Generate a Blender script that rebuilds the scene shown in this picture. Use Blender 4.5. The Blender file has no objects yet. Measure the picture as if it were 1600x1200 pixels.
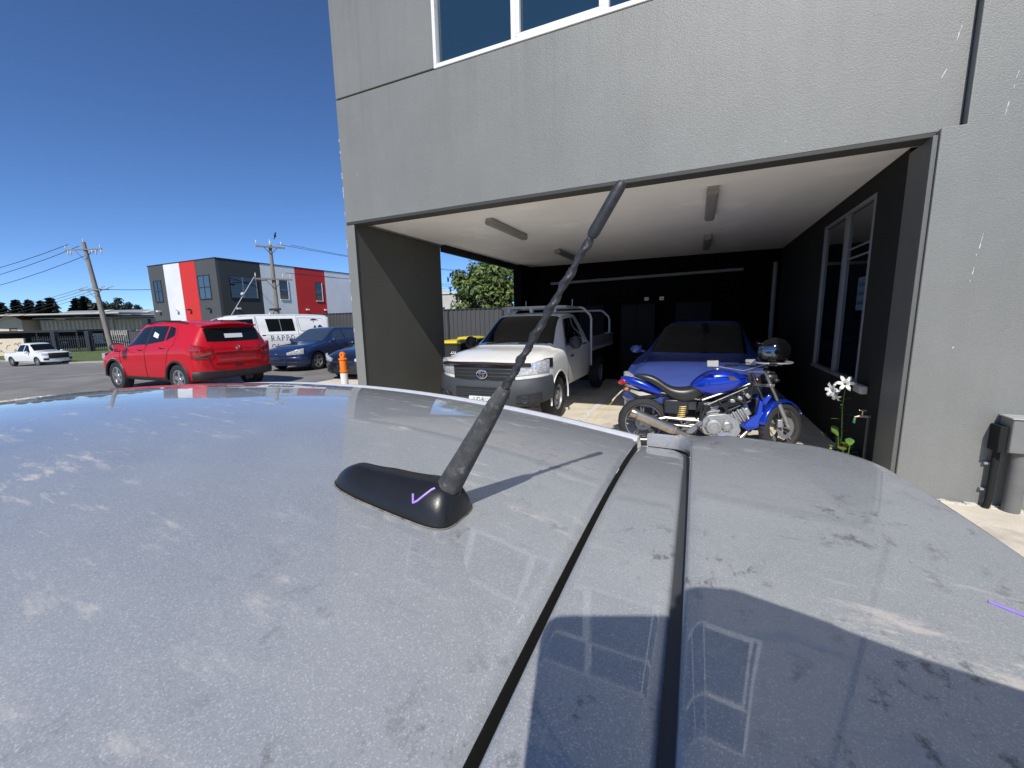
import bpy, bmesh, math, random
from mathutils import Vector, Matrix
random.seed(7)
SC = bpy.context.scene
COL = SC.collection
PI = math.pi
# ---------------------------------------------------------------- camera
cd = bpy.data.cameras.new('camera'); cam = bpy.data.objects.new('camera', cd); COL.objects.link(cam)
cd.sensor_fit = 'HORIZONTAL'; cd.sensor_width = 36.0; cd.lens = 36.0 * 639.0 / 1600.0
cd.clip_start = 0.01; cd.clip_end = 3000
cam.matrix_world = Matrix(((0.9130825, -0.0444126, 0.4053490, 0), (0.4072269, 0.1508322, -0.9007863, 0),
                           (-0.0211335, 0.9875612, 0.1558083, 1.6), (0, 0, 0, 1)))
SC.camera = cam
# ---------------------------------------------------------------- light
SUN = Vector((-0.171055, 0.692495, -0.70085)).normalized()      # the way the light travels
w = bpy.data.worlds.new('World'); SC.world = w; w.use_nodes = True
nt = w.node_tree; bg = nt.nodes['Background']
sky = nt.nodes.new('ShaderNodeTexSky'); sky.sky_type = 'NISHITA'; sky.sun_disc = False
sky.sun_elevation = math.radians(44.5); sky.sun_rotation = math.radians(166.1)
sky.altitude = 0; sky.air_density = 0.6; sky.dust_density = 0.0; sky.ozone_density = 10.0
nt.links.new(sky.outputs[0], bg.inputs[0]); bg.inputs[1].default_value = 0.15
sd = bpy.data.lights.new('sun', 'SUN'); sd.energy = 4.6; sd.angle = math.radians(0.53); sd.color = (1.0, 0.965, 0.90)
sun = bpy.data.objects.new('sun', sd); COL.objects.link(sun); sun.rotation_euler = SUN.to_track_quat('-Z', 'Y').to_euler()
SC.view_settings.view_transform = 'Standard'; SC.view_settings.look = 'None'
SC.view_settings.exposure = 0.0; SC.view_settings.gamma = 1.0
SC.view_settings.use_curve_mapping = False

# ---------------------------------------------------------------- materials
MATS = {}
def mat(name, col, rough=0.6, metal=0.0, coat=0.0, coatr=0.05, var=0.0, scale=6.0, bump=0.0, bscale=80.0, spec=0.5, bdist=0.01,
        spots=None, streak=None, emit=None):
    """procedural principled material: base colour with noise variation, optional second-colour spots, fine bump"""
    if name in MATS: return MATS[name]
    m = bpy.data.materials.new(name); m.use_nodes = True; MATS[name] = m
    n = m.node_tree.nodes; l = m.node_tree.links; p = n['Principled BSDF']
    p.inputs['Base Color'].default_value = (*col, 1); p.inputs['Roughness'].default_value = rough
    p.inputs['Metallic'].default_value = metal; p.inputs['Coat Weight'].default_value = coat
    p.inputs['Coat Roughness'].default_value = coatr; p.inputs['Specular IOR Level'].default_value = spec
    tc = n.new('ShaderNodeTexCoord')
    out = None
    if var > 0:
        nz = n.new('ShaderNodeTexNoise'); nz.inputs['Scale'].default_value = scale; nz.inputs['Detail'].default_value = 6
        nz.inputs['Roughness'].default_value = 0.62
        mp = n.new('ShaderNodeMapping'); l.new(tc.outputs['Object'], mp.inputs[0]); l.new(mp.outputs[0], nz.inputs['Vector'])
        if streak: mp.inputs['Scale'].default_value = streak
        r = n.new('ShaderNodeMapRange'); r.inputs['From Min'].default_value = 0.3; r.inputs['From Max'].default_value = 0.7
        r.inputs['To Min'].default_value = 1 - var; r.inputs['To Max'].default_value = 1 + var
        l.new(nz.outputs['Fac'], r.inputs['Value'])
        mx = n.new('ShaderNodeMix'); mx.data_type = 'RGBA'; mx.blend_type = 'MULTIPLY'; mx.inputs['Factor'].default_value = 1
        mx.inputs[6].default_value = (*col, 1); l.new(r.outputs[0], mx.inputs[7]); out = mx.outputs[2]
    if spots:
        scol, ssc, lo, hi = spots
        nz2 = n.new('ShaderNodeTexNoise'); nz2.inputs['Scale'].default_value = ssc; nz2.inputs['Detail'].default_value = 8
        l.new(tc.outputs['Object'], nz2.inputs['Vector'])
        r2 = n.new('ShaderNodeMapRange'); r2.inputs['From Min'].default_value = lo; r2.inputs['From Max'].default_value = hi
        l.new(nz2.outputs['Fac'], r2.inputs['Value'])
        m2 = n.new('ShaderNodeMix'); m2.data_type = 'RGBA'; l.new(r2.outputs[0], m2.inputs['Factor'])
        if out: l.new(out, m2.inputs[6])
        else: m2.inputs[6].default_value = (*col, 1)
        m2.inputs[7].default_value = (*scol, 1); out = m2.outputs[2]
    if out: l.new(out, p.inputs['Base Color'])
    if bump > 0:
        nb = n.new('ShaderNodeTexNoise'); nb.inputs['Scale'].default_value = bscale; nb.inputs['Detail'].default_value = 4
        l.new(tc.outputs['Object'], nb.inputs['Vector'])
        b = n.new('ShaderNodeBump'); b.inputs['Strength'].default_value = bump; b.inputs['Distance'].default_value = bdist
        l.new(nb.outputs['Fac'], b.inputs['Height']); l.new(b.outputs[0], p.inputs['Normal'])
    if emit:
        p.inputs['Emission Color'].default_value = (*emit[0], 1); p.inputs['Emission Strength'].default_value = emit[1]
    return m

def grey_paint(name='grey_metallic_paint', rough_far=False):
    """dusty silver-blue metallic car paint: flakes, clear coat, dust film, wiped and scuffed patches"""
    if name in MATS: return MATS[name]
    m = bpy.data.materials.new(name); m.use_nodes = True; MATS[name] = m
    n = m.node_tree.nodes; l = m.node_tree.links; p = n['Principled BSDF']
    geo = n.new('ShaderNodeNewGeometry')
    def noise(sc, det=6, rg=0.6, scl=None, off=(0, 0, 0)):
        mp = n.new('ShaderNodeMapping'); l.new(geo.outputs['Position'], mp.inputs[0])
        if scl: mp.inputs['Scale'].default_value = scl
        mp.inputs['Location'].default_value = off
        t = n.new('ShaderNodeTexNoise'); t.inputs['Scale'].default_value = sc; t.inputs['Detail'].default_value = det
        t.inputs['Roughness'].default_value = rg; l.new(mp.outputs[0], t.inputs['Vector']); return t.outputs['Fac']
    def rng(v, a, b, c=0.0, d=1.0):
        r = n.new('ShaderNodeMapRange'); l.new(v, r.inputs['Value'])
        for k, x in zip(('From Min', 'From Max', 'To Min', 'To Max'), (a, b, c, d)): r.inputs[k].default_value = x
        return r.outputs[0]
    def mul(a, b):
        t = n.new('ShaderNodeMath'); t.operation = 'MULTIPLY'; l.new(a, t.inputs[0])
        if isinstance(b, float): t.inputs[1].default_value = b
        else: l.new(b, t.inputs[1])
        return t.outputs[0]
    def add(a, b):
        t = n.new('ShaderNodeMath'); t.operation = 'ADD'; t.use_clamp = True; l.new(a, t.inputs[0]); l.new(b, t.inputs[1]); return t.outputs[0]
    def mix(f, a, b):
        t = n.new('ShaderNodeMix'); t.data_type = 'RGBA'; l.new(f, t.inputs['Factor'])
        for i, c in ((6, a), (7, b)):
            if isinstance(c, tuple): t.inputs[i].default_value = (*c, 1)
            else: l.new(c, t.inputs[i])
        return t.outputs[2]
    vor = n.new('ShaderNodeTexVoronoi'); vor.inputs['Scale'].default_value = 1300; l.new(geo.outputs['Position'], vor.inputs['Vector'])
    # flake tilt
    sub = n.new('ShaderNodeVectorMath'); sub.operation = 'SUBTRACT'; l.new(vor.outputs['Color'], sub.inputs[0]); sub.inputs[1].default_value = (0.5, 0.5, 0.5)
    vs = n.new('ShaderNodeSeparateColor'); l.new(vor.outputs['Color'], vs.inputs[0])
    glint = rng(vs.outputs[1], 0.80, 1.0)                                             # pale cells: flake sparkle painted into the base colour
    sc = n.new('ShaderNodeVectorMath'); sc.operation = 'SCALE'; l.new(sub.outputs[0], sc.inputs[0]); sc.inputs['Scale'].default_value = 0.12
    ad = n.new('ShaderNodeVectorMath'); ad.operation = 'ADD'; l.new(sc.outputs[0], ad.inputs[0]); l.new(geo.outputs['Normal'], ad.inputs[1])
    nm = n.new('ShaderNodeVectorMath'); nm.operation = 'NORMALIZE'; l.new(ad.outputs[0], nm.inputs[0]); l.new(nm.outputs[0], p.inputs['Normal'])
    dust = add(mul(rng(noise(6, 9, 0.72, (1.0, 2.0, 1)), 0.32, 0.74), 0.34), rng(noise(900, 2, 0.5), 0.5, 0.80, 0.0, 0.16))
    tan = mul(rng(noise(17, 9, 0.72, (0.8, 2.6, 1), (3, 1, 0)), 0.56, 0.66), rng(noise(3.1, 3, 0.5, None, (7, 0, 0)), 0.40, 0.58))
    grime = mul(rng(noise(46, 8, 0.75, (1.0, 0.7, 1), (1, 5, 0)), 0.55, 0.63), rng(noise(7.0, 3, 0.5, None, (2, 9, 4)), 0.42, 0.58))
    # scuffs are mostly on the tailgate end (x > -0.12) of the car
    sep = n.new('ShaderNodeSeparateXYZ'); l.new(geo.outputs['Position'], sep.inputs[0])
    grime = mul(grime, rng(sep.outputs['X'], -0.35, -0.02, 0.12, 1.0))
    scr = mul(rng(noise(60, 3, 0.5, (0.25, 2.4, 1), (4, 4, 0)), 0.665, 0.69), rng(noise(6, 2, 0.5, None, (9, 9, 1)), 0.5, 0.6))
    c = mix(rng(noise(5, 4), 0.3, 0.7), (0.312, 0.326, 0.340), (0.350, 0.364, 0.378))
    c = mix(rng(vs.outputs[0], 0.0, 1.0, 0.0, 0.34), c, (0.58, 0.59, 0.60))          # flakes of uneven brightness
    c = mix(mul(glint, 0.42), c, (0.92, 0.94, 0.96))
    c = mix(mul(dust, 0.62), c, (0.53, 0.525, 0.51))
    c = mix(mul(tan, 0.78), c, (0.62, 0.56, 0.49))
    c = mix(mul(scr, 0.25), c, (0.20, 0.21, 0.22))
    c = mix(mul(grime, 0.75), c, (0.095, 0.088, 0.080))
    l.new(c, p.inputs['Base Color'])
    l.new(rng(add(dust, tan), 0.0, 0.9, 0.30, 0.06), p.inputs['Metallic'])
    p.inputs['Roughness'].default_value = 0.43
    l.new(rng(add(tan, grime), 0, 1, 1.0, 0.15), p.inputs['Coat Weight'])
    l.new(rng(dust, 0, 0.8, 0.02, 0.085), p.inputs['Coat Roughness'])
    p.inputs['Coat IOR'].default_value = 1.5
    return m

def render_wall(name, col, gloss=0.42, spec=0.5, stain=0.0):
    """rough-cast rendered wall: fine grain bump, speckle, faint vertical wash marks"""
    if name in MATS: return MATS[name]
    m = bpy.data.materials.new(name); m.use_nodes = True; MATS[name] = m
    n = m.node_tree.nodes; l = m.node_tree.links; p = n['Principled BSDF']; p.inputs['Roughness'].default_value = gloss
    p.inputs['Specular IOR Level'].default_value = spec
    g = n.new('ShaderNodeNewGeometry')
    def noise(sc, det, scl=(1, 1, 1)):
        mp = n.new('ShaderNodeMapping'); mp.inputs['Scale'].default_value = scl; l.new(g.outputs['Position'], mp.inputs[0])
        t = n.new('ShaderNodeTexNoise'); t.inputs['Scale'].default_value = sc; t.inputs['Detail'].default_value = det
        t.inputs['Roughness'].default_value = 0.65; l.new(mp.outputs[0], t.inputs['Vector']); return t.outputs['Fac']
    def rng(v, a, b, c, d):
        r = n.new('ShaderNodeMapRange'); l.new(v, r.inputs['Value'])
        for k, x in zip(('From Min', 'From Max', 'To Min', 'To Max'), (a, b, c, d)): r.inputs[k].default_value = x
        return r.outputs[0]
    def mul(a, b):
        t = n.new('ShaderNodeMath'); t.operation = 'MULTIPLY'; l.new(a, t.inputs[0]); l.new(b, t.inputs[1]); return t.outputs[0]
    v = mul(mul(rng(noise(1.1, 5), 0.3, 0.7, 0.935, 1.06), rng(noise(2.2, 6, (3.0, 3.0, 0.22)), 0.3, 0.7, 0.97, 1.03)), mul(rng(noise(150, 3), 0.3, 0.7, 0.90, 1.08), rng(noise(210, 2), 0.58, 0.72, 1.0, 0.72)))
    if stain:   # rain streaks hanging from the sill and joint
        z = n.new('ShaderNodeSeparateXYZ'); l.new(g.outputs['Position'], z.inputs[0])
        k = mul(rng(noise(3.0, 5, (4.5, 4.5, 0.10)), 0.50, 0.68, 0.0, stain), rng(z.outputs['Z'], 3.5, 4.55, 0.0, 1.0))
        iv = n.new('ShaderNodeMath'); iv.operation = 'SUBTRACT'; iv.inputs[0].default_value = 1.0; l.new(k, iv.inputs[1]); v = mul(v, iv.outputs[0])
    mx = n.new('ShaderNodeMix'); mx.data_type = 'RGBA'; mx.blend_type = 'MULTIPLY'; mx.inputs['Factor'].default_value = 1
    mx.inputs[6].default_value = (*col, 1); l.new(v, mx.inputs[7]); l.new(mx.outputs[2], p.inputs['Base Color'])
    b = n.new('ShaderNodeBump'); b.inputs['Strength'].default_value = 0.55; b.inputs['Distance'].default_value = 0.006
    l.new(noise(110, 3), b.inputs['Height']); l.new(b.outputs[0], p.inputs['Normal'])
    return m

# ---------------------------------------------------------------- mesh helpers
def tag(o, label, cat, group=None, kind=None):
    if label: o['label'] = label
    if cat: o['category'] = cat
    if group: o['group'] = group
    if kind: o['kind'] = kind
    return o
def empty(name, loc=(0, 0, 0), rz=0.0, label=None, cat=None, group=None, scale=None):
    o = bpy.data.objects.new(name, None); COL.objects.link(o); o.location = loc; o.rotation_euler = (0, 0, rz)
    o.empty_display_size = 0.1
    if scale: o.scale = (scale,) * 3
    return tag(o, label, cat, group)
def copy_tree(o, parent=None):
    c = o.copy(); COL.objects.link(c); c.parent = parent
    for ch in o.children: copy_tree(ch, c)
    return c
class MB:
    def __init__(s): s.v = []; s.f = []
    def add(s, vs, fs):
        k = len(s.v); s.v += [tuple(x) for x in vs]; s.f += [tuple(i + k for i in f) for f in fs]; return s
    def box(s, c, d, M=None):
        x, y, z = (t / 2 for t in d); c = Vector(c)
        vs = [Vector((a * x, b * y, e * z)) for a in (-1, 1) for b in (-1, 1) for e in (-1, 1)]
        if M is not None: vs = [M @ q for q in vs]
        return s.add([q + c for q in vs], [(0, 1, 3, 2), (4, 6, 7, 5), (0, 4, 5, 1), (2, 3, 7, 6), (0, 2, 6, 4), (1, 5, 7, 3)])
    def b2(s, a, b):   # box from corner to corner
        return s.box([(a[i] + b[i]) / 2 for i in range(3)], [abs(b[i] - a[i]) for i in range(3)])
    def tube(s, pts, r, n=8, caps=True, flat=1.0):
        pts = [Vector(p) for p in pts]; rs = r if isinstance(r, (list, tuple)) else [r] * len(pts)
        rings = []; up = None
        for i, p in enumerate(pts):
            a = pts[max(i - 1, 0)]; b = pts[min(i + 1, len(pts) - 1)]; t = (b - a).normalized()
            if up is None:
                up = Vector((0, 0, 1)) if abs(t.z) < 0.9 else Vector((1, 0, 0))
            u = (up - t * up.dot(t)); u.normalize(); up = u; q = t.cross(u)
            rings.append([p + (u * math.cos(k * 2 * PI / n) * flat + q * math.sin(k * 2 * PI / n)) * rs[i] for k in range(n)])
        return s.loft(rings, caps)
    def loft(s, rings, caps=True, closed=True):
        n = len(rings[0]); vs = [q for r in rings for q in r]; fs = []
        for i in range(len(rings) - 1):
            for k in range(n if closed else n - 1):
                k2 = (k + 1) % n; fs.append((i * n + k, i * n + k2, (i + 1) * n + k2, (i + 1) * n + k))
        if caps: fs.append(tuple(range(n - 1, -1, -1))); fs.append(tuple((len(rings) - 1) * n + k for k in range(n)))
        return s.add(vs, fs)
    def cyl(s, a, b, r0, r1=None, n=16): return s.tube([a, b], [r0, r0 if r1 is None else r1], n)
    def lathe(s, prof, o=(0, 0, 0), axis='z', n=20, a0=0.0, a1=2 * PI):
        full = abs(a1 - a0 - 2 * PI) < 1e-6; rings = []; o = Vector(o); m = n if full else n + 1
        for r, h in prof:
            ring = []
            for k in range(m):
                a = a0 + (a1 - a0) * k / n; c, d = r * math.cos(a), r * math.sin(a)
                ring.append(o + Vector({'z': (c, d, h), 'y': (c, h, d), 'x': (h, c, d)}[axis]))
            rings.append(ring)
        return s.loft(rings, caps=False, closed=full)
    def grid(s, fn, nu, nv):
        vs = [fn(i / nu, j / nv) for i in range(nu + 1) for j in range(nv + 1)]
        return s.add(vs, [(i * (nv + 1) + j, (i + 1) * (nv + 1) + j, (i + 1) * (nv + 1) + j + 1, i * (nv + 1) + j + 1) for i in range(nu) for j in range(nv)])
    def prism(s, poly, d0, d1, plane='xz'):
        f = {'xz': lambda a, b, d: (a, d, b), 'yz': lambda a, b, d: (d, a, b), 'xy': lambda a, b, d: (a, b, d)}[plane]
        n = len(poly); vs = [f(a, b, d0) for a, b in poly] + [f(a, b, d1) for a, b in poly]
        return s.add(vs, [tuple(range(n)), tuple(range(2 * n - 1, n - 1, -1))] + [(i, i + n, (i + 1) % n + n, (i + 1) % n) for i in range(n)])
    def ball(s, c, r, nu=14, nv=10, M=None):
        r = r if isinstance(r, (list, tuple)) else (r, r, r); c = Vector(c)
        def fn(u, v):
            a, b = u * 2 * PI, (v - 0.5) * PI
            q = Vector((r[0] * math.cos(b) * math.cos(a), r[1] * math.cos(b) * math.sin(a), r[2] * math.sin(b)))
            return c + (M @ q if M is not None else q)
        return s.grid(fn, nu, nv)
    def build(s, name, m, parent=None, ang=35, bevel=0.0, weld=True, seg=2):
        me = bpy.data.meshes.new(name); me.from_pydata(s.v, [], s.f)
        bm = bmesh.new(); bm.from_mesh(me)
        if weld: bmesh.ops.remove_doubles(bm, verts=bm.verts, dist=1e-5)
        bmesh.ops.recalc_face_normals(bm, faces=bm.faces); bm.to_mesh(me); bm.free()
        me.materials.append(m)
        if ang:
            me.polygons.foreach_set('use_smooth', [True] * len(me.polygons)); me.set_sharp_from_angle(angle=math.radians(ang))
        o = bpy.data.objects.new(name, me); COL.objects.link(o)
        if parent: o.parent = parent
        if bevel:
            b = o.modifiers.new('bevel', 'BEVEL'); b.width = bevel; b.segments = seg; b.limit_method = 'ANGLE'; b.angle_limit = math.radians(40)
            b.harden_normals = False
        return o
def pchip(keys, x):
    xs = [k[0] for k in keys]; ys = [k[1] for k in keys]
    if x <= xs[0]: return ys[0]
    if x >= xs[-1]: return ys[-1]
    i = 0
    while x > xs[i + 1]: i += 1
    def sl(j): return (ys[j + 1] - ys[j]) / (xs[j + 1] - xs[j])
    def tan(j):
        if j == 0: return sl(0)
        if j == len(xs) - 1: return sl(j - 1)
        a, b = sl(j - 1), sl(j)
        return 0 if a * b <= 0 else 2 * a * b / (a + b)
    h = xs[i + 1] - xs[i]; t = (x - xs[i]) / h
    return ((1 + 2 * t) * (1 - t) ** 2 * ys[i] + t * (1 - t) ** 2 * h * tan(i) + t * t * (3 - 2 * t) * ys[i + 1] + t * t * (t - 1) * h * tan(i + 1))
def lerp(a, b, t): return a + (b - a) * t
def text(name, s, size, m, parent, loc, rot, depth=0.002, sx=1.0):
    cu = bpy.data.curves.new(name, 'FONT'); cu.body = s; cu.size = size; cu.align_x = 'CENTER'; cu.align_y = 'CENTER'; cu.extrude = depth
    o = bpy.data.objects.new(name + '_tmp', cu); COL.objects.link(o)
    dg = bpy.context.evaluated_depsgraph_get(); me = bpy.data.meshes.new_from_object(o.evaluated_get(dg)); bpy.data.objects.remove(o)
    q = bpy.data.objects.new(name, me); COL.objects.link(q); me.materials.clear(); me.materials.append(m)
    q.parent = parent; q.location = loc; q.rotation_euler = rot; q.scale = (sx, 1, 1); return q
def evaluated(o, name=None):
    """freeze an object's modifiers into its mesh"""
    dg = bpy.context.evaluated_depsgraph_get(); dg.update(); me = bpy.data.meshes.new_from_object(o.evaluated_get(dg))
    o.modifiers.clear(); o.data = me; return o
def gz(x, y):
    """height of the ground: level yard, street falling away to the left, verge rising beyond it"""
    b = -min(1.3, 0.04 * max(0.0, -17 - x)); k = min(1.0, max(0.0, (-17 - x) / 15))
    return b + k * 0.055 * (min(max(y, 16), 28) - 16)
# ================================================================ the setting
M_asph = mat('worn_asphalt', (0.19, 0.182, 0.17), 0.9, var=0.22, scale=1.3, bump=0.5, bscale=60, spots=((0.25, 0.24, 0.22), 0.55, 0.48, 0.62))
M_conc = mat('pale_concrete', (0.68, 0.61, 0.49), 0.88, var=0.14, scale=2.2, bump=0.35, bscale=90, spots=((0.50, 0.445, 0.36), 3.2, 0.56, 0.70))
M_gnd = mat('dry_ground', (0.12, 0.11, 0.085), 0.95, var=0.25, scale=0.6, bump=0.5, bscale=20, spots=((0.07, 0.085, 0.03), 0.25, 0.45, 0.6))
M_grass = mat('verge_grass', (0.085, 0.125, 0.028), 0.95, var=0.35, scale=3, bump=0.8, bscale=25, spots=((0.16, 0.14, 0.07), 0.7, 0.55, 0.68))
M_kerb = mat('kerb_concrete', (0.33, 0.31, 0.27), 0.9, var=0.15, scale=3)
M_line = mat('white_line_paint', (0.72, 0.70, 0.64), 0.8, var=0.12, scale=14, spots=((0.42, 0.38, 0.31), 20, 0.55, 0.66))
def sheet(name, xs, ys, dz, m, parent=None, fn=None):
    b = MB(); vs = [(x, y, gz(x, y) + dz) for x in xs for y in ys]; k = len(ys)
    b.add(vs, [(i * k + j, (i + 1) * k + j, (i + 1) * k + j + 1, i * k + j + 1) for i in range(len(xs) - 1) for j in range(k - 1)])
    return b.build(name, m, parent, ang=None)
def span(a, b, st): n = max(1, int(round((b - a) / st))); return [a + (b - a) * i / n for i in range(n + 1)]
XS = [-900, -400, -200, -120] + span(-100, -17, 3) + span(-14, 60, 12) + [150, 500]
YS = [-500, -150, -60, -20, 0, 10] + span(16, 28, 2) + [40, 70, 140, 400, 1000]
tag(sheet('ground', XS, YS, -0.03, M_gnd), None, None, kind='structure')
tag(sheet('road', [-400, -200, -120] + span(-100, -17, 3) + [-14, -9.5], span(-6, 15.4, 4.28), 0.0, M_asph), None, None, kind='structure')
tag(sheet('verge', span(-120, -18, 3), [15.55, 16, 18, 20, 22, 24, 26], 0.10, M_grass), None, None, kind='structure')
b = MB()
for a, c in zip(span(-120, -18, 3)[:-1], span(-120, -18, 3)[1:]):
    for x0, x1 in ((a, c - 0.012),):
        z0, z1 = gz(x0, 15.4), gz(x1, 15.4)
        b.add([(x0, 15.4, z0 - .05), (x1, 15.4, z1 - .05), (x1, 15.42, z1 + .12), (x0, 15.42, z0 + .12), (x0, 15.56, z0 + .13), (x1, 15.56, z1 + .13), (x0, 15.57, z0 - .05), (x1, 15.57, z1 - .05)],
              [(0, 1, 2, 3), (3, 2, 5, 4), (4, 5, 7, 6)])
tag(b.build('kerb', M_kerb), None, None, kind='structure')
# concrete yard laid in bays with open joints
yard = tag(bpy.data.objects.new('yard_slab', None), None, None, kind='structure'); COL.objects.link(yard)
bx = [-9.5, -6.9, -4.3, -1.62, 1.0, 3.7, 6.4, 9.0]; by = [-6, -3, 0, 2.6, 4.9, 7.6, 10.8]
for i in range(len(bx) - 1):
    for j in range(len(by) - 1):
        MB().b2((bx[i] + .006, by[j] + .006, -.12), (bx[i + 1] - .006, by[j + 1] - .006, 0.004 + random.uniform(-.0015, .0015))).build('concrete_bay', M_conc, yard, bevel=0.006, seg=1)
MB().b2((-9.5, -6, -.125), (9, 10.8, -.03)).build('joint_bed', mat('joint_dirt', (0.06, 0.055, 0.045), 0.95), yard)
for x in (-1.62 + 0.03,):
    MB().grid(lambda u, v: (x - .05 + .1 * u, 5.0 + 5.6 * v, 0.0105), 1, 12).build('bay_line', M_line, yard, ang=None)
tag(sheet('rear_yard', [-30, -24, -17, -9.52], [10.0, 12, 14], 0.003, mat('yard_gravel', (0.2, 0.185, 0.155), .95, var=.2, scale=2, bump=.5, bscale=40)), None, None, kind='structure')
tag(sheet('yard_strip', [-9.52, 9], [10.81, 14], 0.002, MATS['yard_gravel']), None, None, kind='structure')

# ================================================================ two-storey building with the open car bay
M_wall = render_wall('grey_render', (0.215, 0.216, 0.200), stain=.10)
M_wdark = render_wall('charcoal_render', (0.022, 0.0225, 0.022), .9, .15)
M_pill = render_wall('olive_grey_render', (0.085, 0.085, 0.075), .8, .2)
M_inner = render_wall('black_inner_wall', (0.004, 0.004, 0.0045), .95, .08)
M_ceil = mat('ceiling_board', (0.80, 0.785, 0.76), 0.75, var=0.05, scale=1.5, spots=((0.88, 0.86, 0.83), 1.4, 0.60, 0.66))
M_white = mat('white_powder_coat', (0.80, 0.80, 0.78), 0.4, var=0.04, scale=12, spots=((0.45, 0.42, 0.36), 9, 0.63, 0.75))
M_alu = mat('grey_aluminium', (0.33, 0.33, 0.34), 0.45, metal=0.4, var=0.06)
def glass_mat(name, col, rough=0.03):
    m = mat(name, col, rough, spec=0.8, coat=0.6, coatr=0.02); return m
M_wing = glass_mat('blue_tinted_glass', (0.012, 0.035, 0.06))
M_iglass = glass_mat('dark_office_glass', (0.006, 0.008, 0.011))
FY = 4.55      # front face of the overhanging storey
FB = 2.983     # its underside
office = empty('office_building', (0, 0, 0), 0, 'grey rendered two-storey building with an open car bay under it', 'building')
# overhanging upper storey: panels with a real joint between them
MB().b2((-4.55, FY, FB), (1.7963, FY + .17, 4.5421)).build('wall_panel', M_wall, office, bevel=0.006)
MB().b2((-4.55, FY, 4.5606), (-2.9699, FY + .17, 8.2)).build('wall_panel', M_wall, office, bevel=0.006)
MB().b2((1.0088, FY, 4.5421), (1.7963, FY + .17, 8.2)).build('wall_panel', M_wall, office)
MB().b2((-2.9699, FY + .001, 6.1809), (1.0088, FY + .17, 8.2)).build('wall_panel', M_wall, office)
MB().b2((-4.5397, FY + .03, 4.5235), (-2.9699, FY + .16, 4.575)).build('joint', mat('dark_joint', (0.02, 0.02, 0.02), .9), office)
MB().b2((-4.55, FY + .171, FB), (-4.375, 10.9, 8.2)).build('side_wall', M_wall, office)
MB().b2((-4.55, FY + .2, 8.0), (9, 12, 8.2)).build('roof', M_alu, office)
# white chips and scratches in the render, each an uneven drip of its own
M_fl = mat('white_flake', (.75, .75, .72), .8)
def chip(x, z, h, dx, yy):
    n = max(3, int(h / .012)); pts = []; rs = []
    for k in range(n + 1):
        pts.append((x + dx * k / n + random.uniform(-.0015, .0015), yy - .0008, z - h / 2 + h * k / n)); rs.append(random.uniform(.0006, .0042) if 0 < k < n else .0004)
    MB().tube(pts, rs, 6).build('paint_chip', M_fl, office)
for q in ((1.70, 3.66, .11, .022, FY), (1.64, 3.40, .07, .028, FY), (0.64, 3.10, .014, .002, FY), (-4.27, 3.58, .05, .0, FY), (2.03, 3.27, .05, .008, 4.476), (2.022, 3.19, .03, .004, 4.476), (2.0, 3.05, .10, .01, 4.476),
          (1.968, 2.12, .12, .014, 4.476), (1.958, 2.02, .02, 0, 4.476), (1.95, 1.90, .06, .008, 4.476), (1.944, 1.82, .02, .0, 4.476), (1.90, 1.30, .02, .004, 4.476)): chip(*q)
for z in (4.05, 3.9, 3.82, 3.6, 3.42, 3.36, 3.1, 2.7, 2.2, 1.95, 1.5): chip(-4.546 if z > FB else -4.556, z, random.uniform(.02, .12), 0, FY if z > FB else FY + .004)
# upper window
win = MB().b2((-2.9699, FY - .012, 4.5462), (1.0088, FY + .10, 4.5904)).build('window', M_white, office, bevel=.003)
MB().b2((-2.9699, FY - .012, 4.5904), (-2.9287, FY + .10, 6.1809)).build('frame', M_white, win, bevel=.003)
MB().b2((0.9676, FY - .012, 4.5904), (1.0088, FY + .10, 6.1809)).build('frame', M_white, win, bevel=.003)
MB().b2((-2.9287, FY - .012, 6.1397), (0.9676, FY + .10, 6.1809)).build('frame', M_white, win, bevel=.003)
MB().b2((-2.9287, FY + .01, 5.5324), (0.9676, FY + .05, 5.5735)).build('frame', M_white, win, bevel=.003)
edges = [-2.9287, -1.9404, -0.9522, 0.02, 0.9676]
for i in range(4):
    a, c = edges[i], edges[i + 1]
    if i: MB().b2((a - .03, FY - .006, 4.5904), (a + .03, FY + .08, 6.1397)).build('mullion', M_white, win, bevel=.003)
    if i % 2:   # opening sash stands in its own frame
        for q in ((a + .03, 4.5915, c - .03, 4.6368), (a + .03, 5.4912, c - .03, 5.5313), (a + .03, 4.6378, a + .068, 5.4901), (c - .068, 4.6378, c - .03, 5.4901)):
            MB().b2((q[0], FY + .002, q[1]), (q[2], FY + .05, q[3])).build('sash', M_white, win, bevel=.003)
    MB().b2((a + .01, FY + .055, 4.5853), (c - .01, FY + .062, 6.15)).build('pane', M_wing, win)
MB().b2((-2.8824, FY + .3, 4.5441), (0.9779, FY + .32, 6.1809)).build('blind', mat('room_dark', (0.02, 0.03, 0.04), .9), win)
# blade wall carrying the left corner
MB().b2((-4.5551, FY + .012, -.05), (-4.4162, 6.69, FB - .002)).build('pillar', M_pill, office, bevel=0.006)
MB().b2((-4.5624, FY + .004, -.05), (-4.4007, FY + .011, FB)).build('pillar_edge', M_wall, office)
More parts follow.
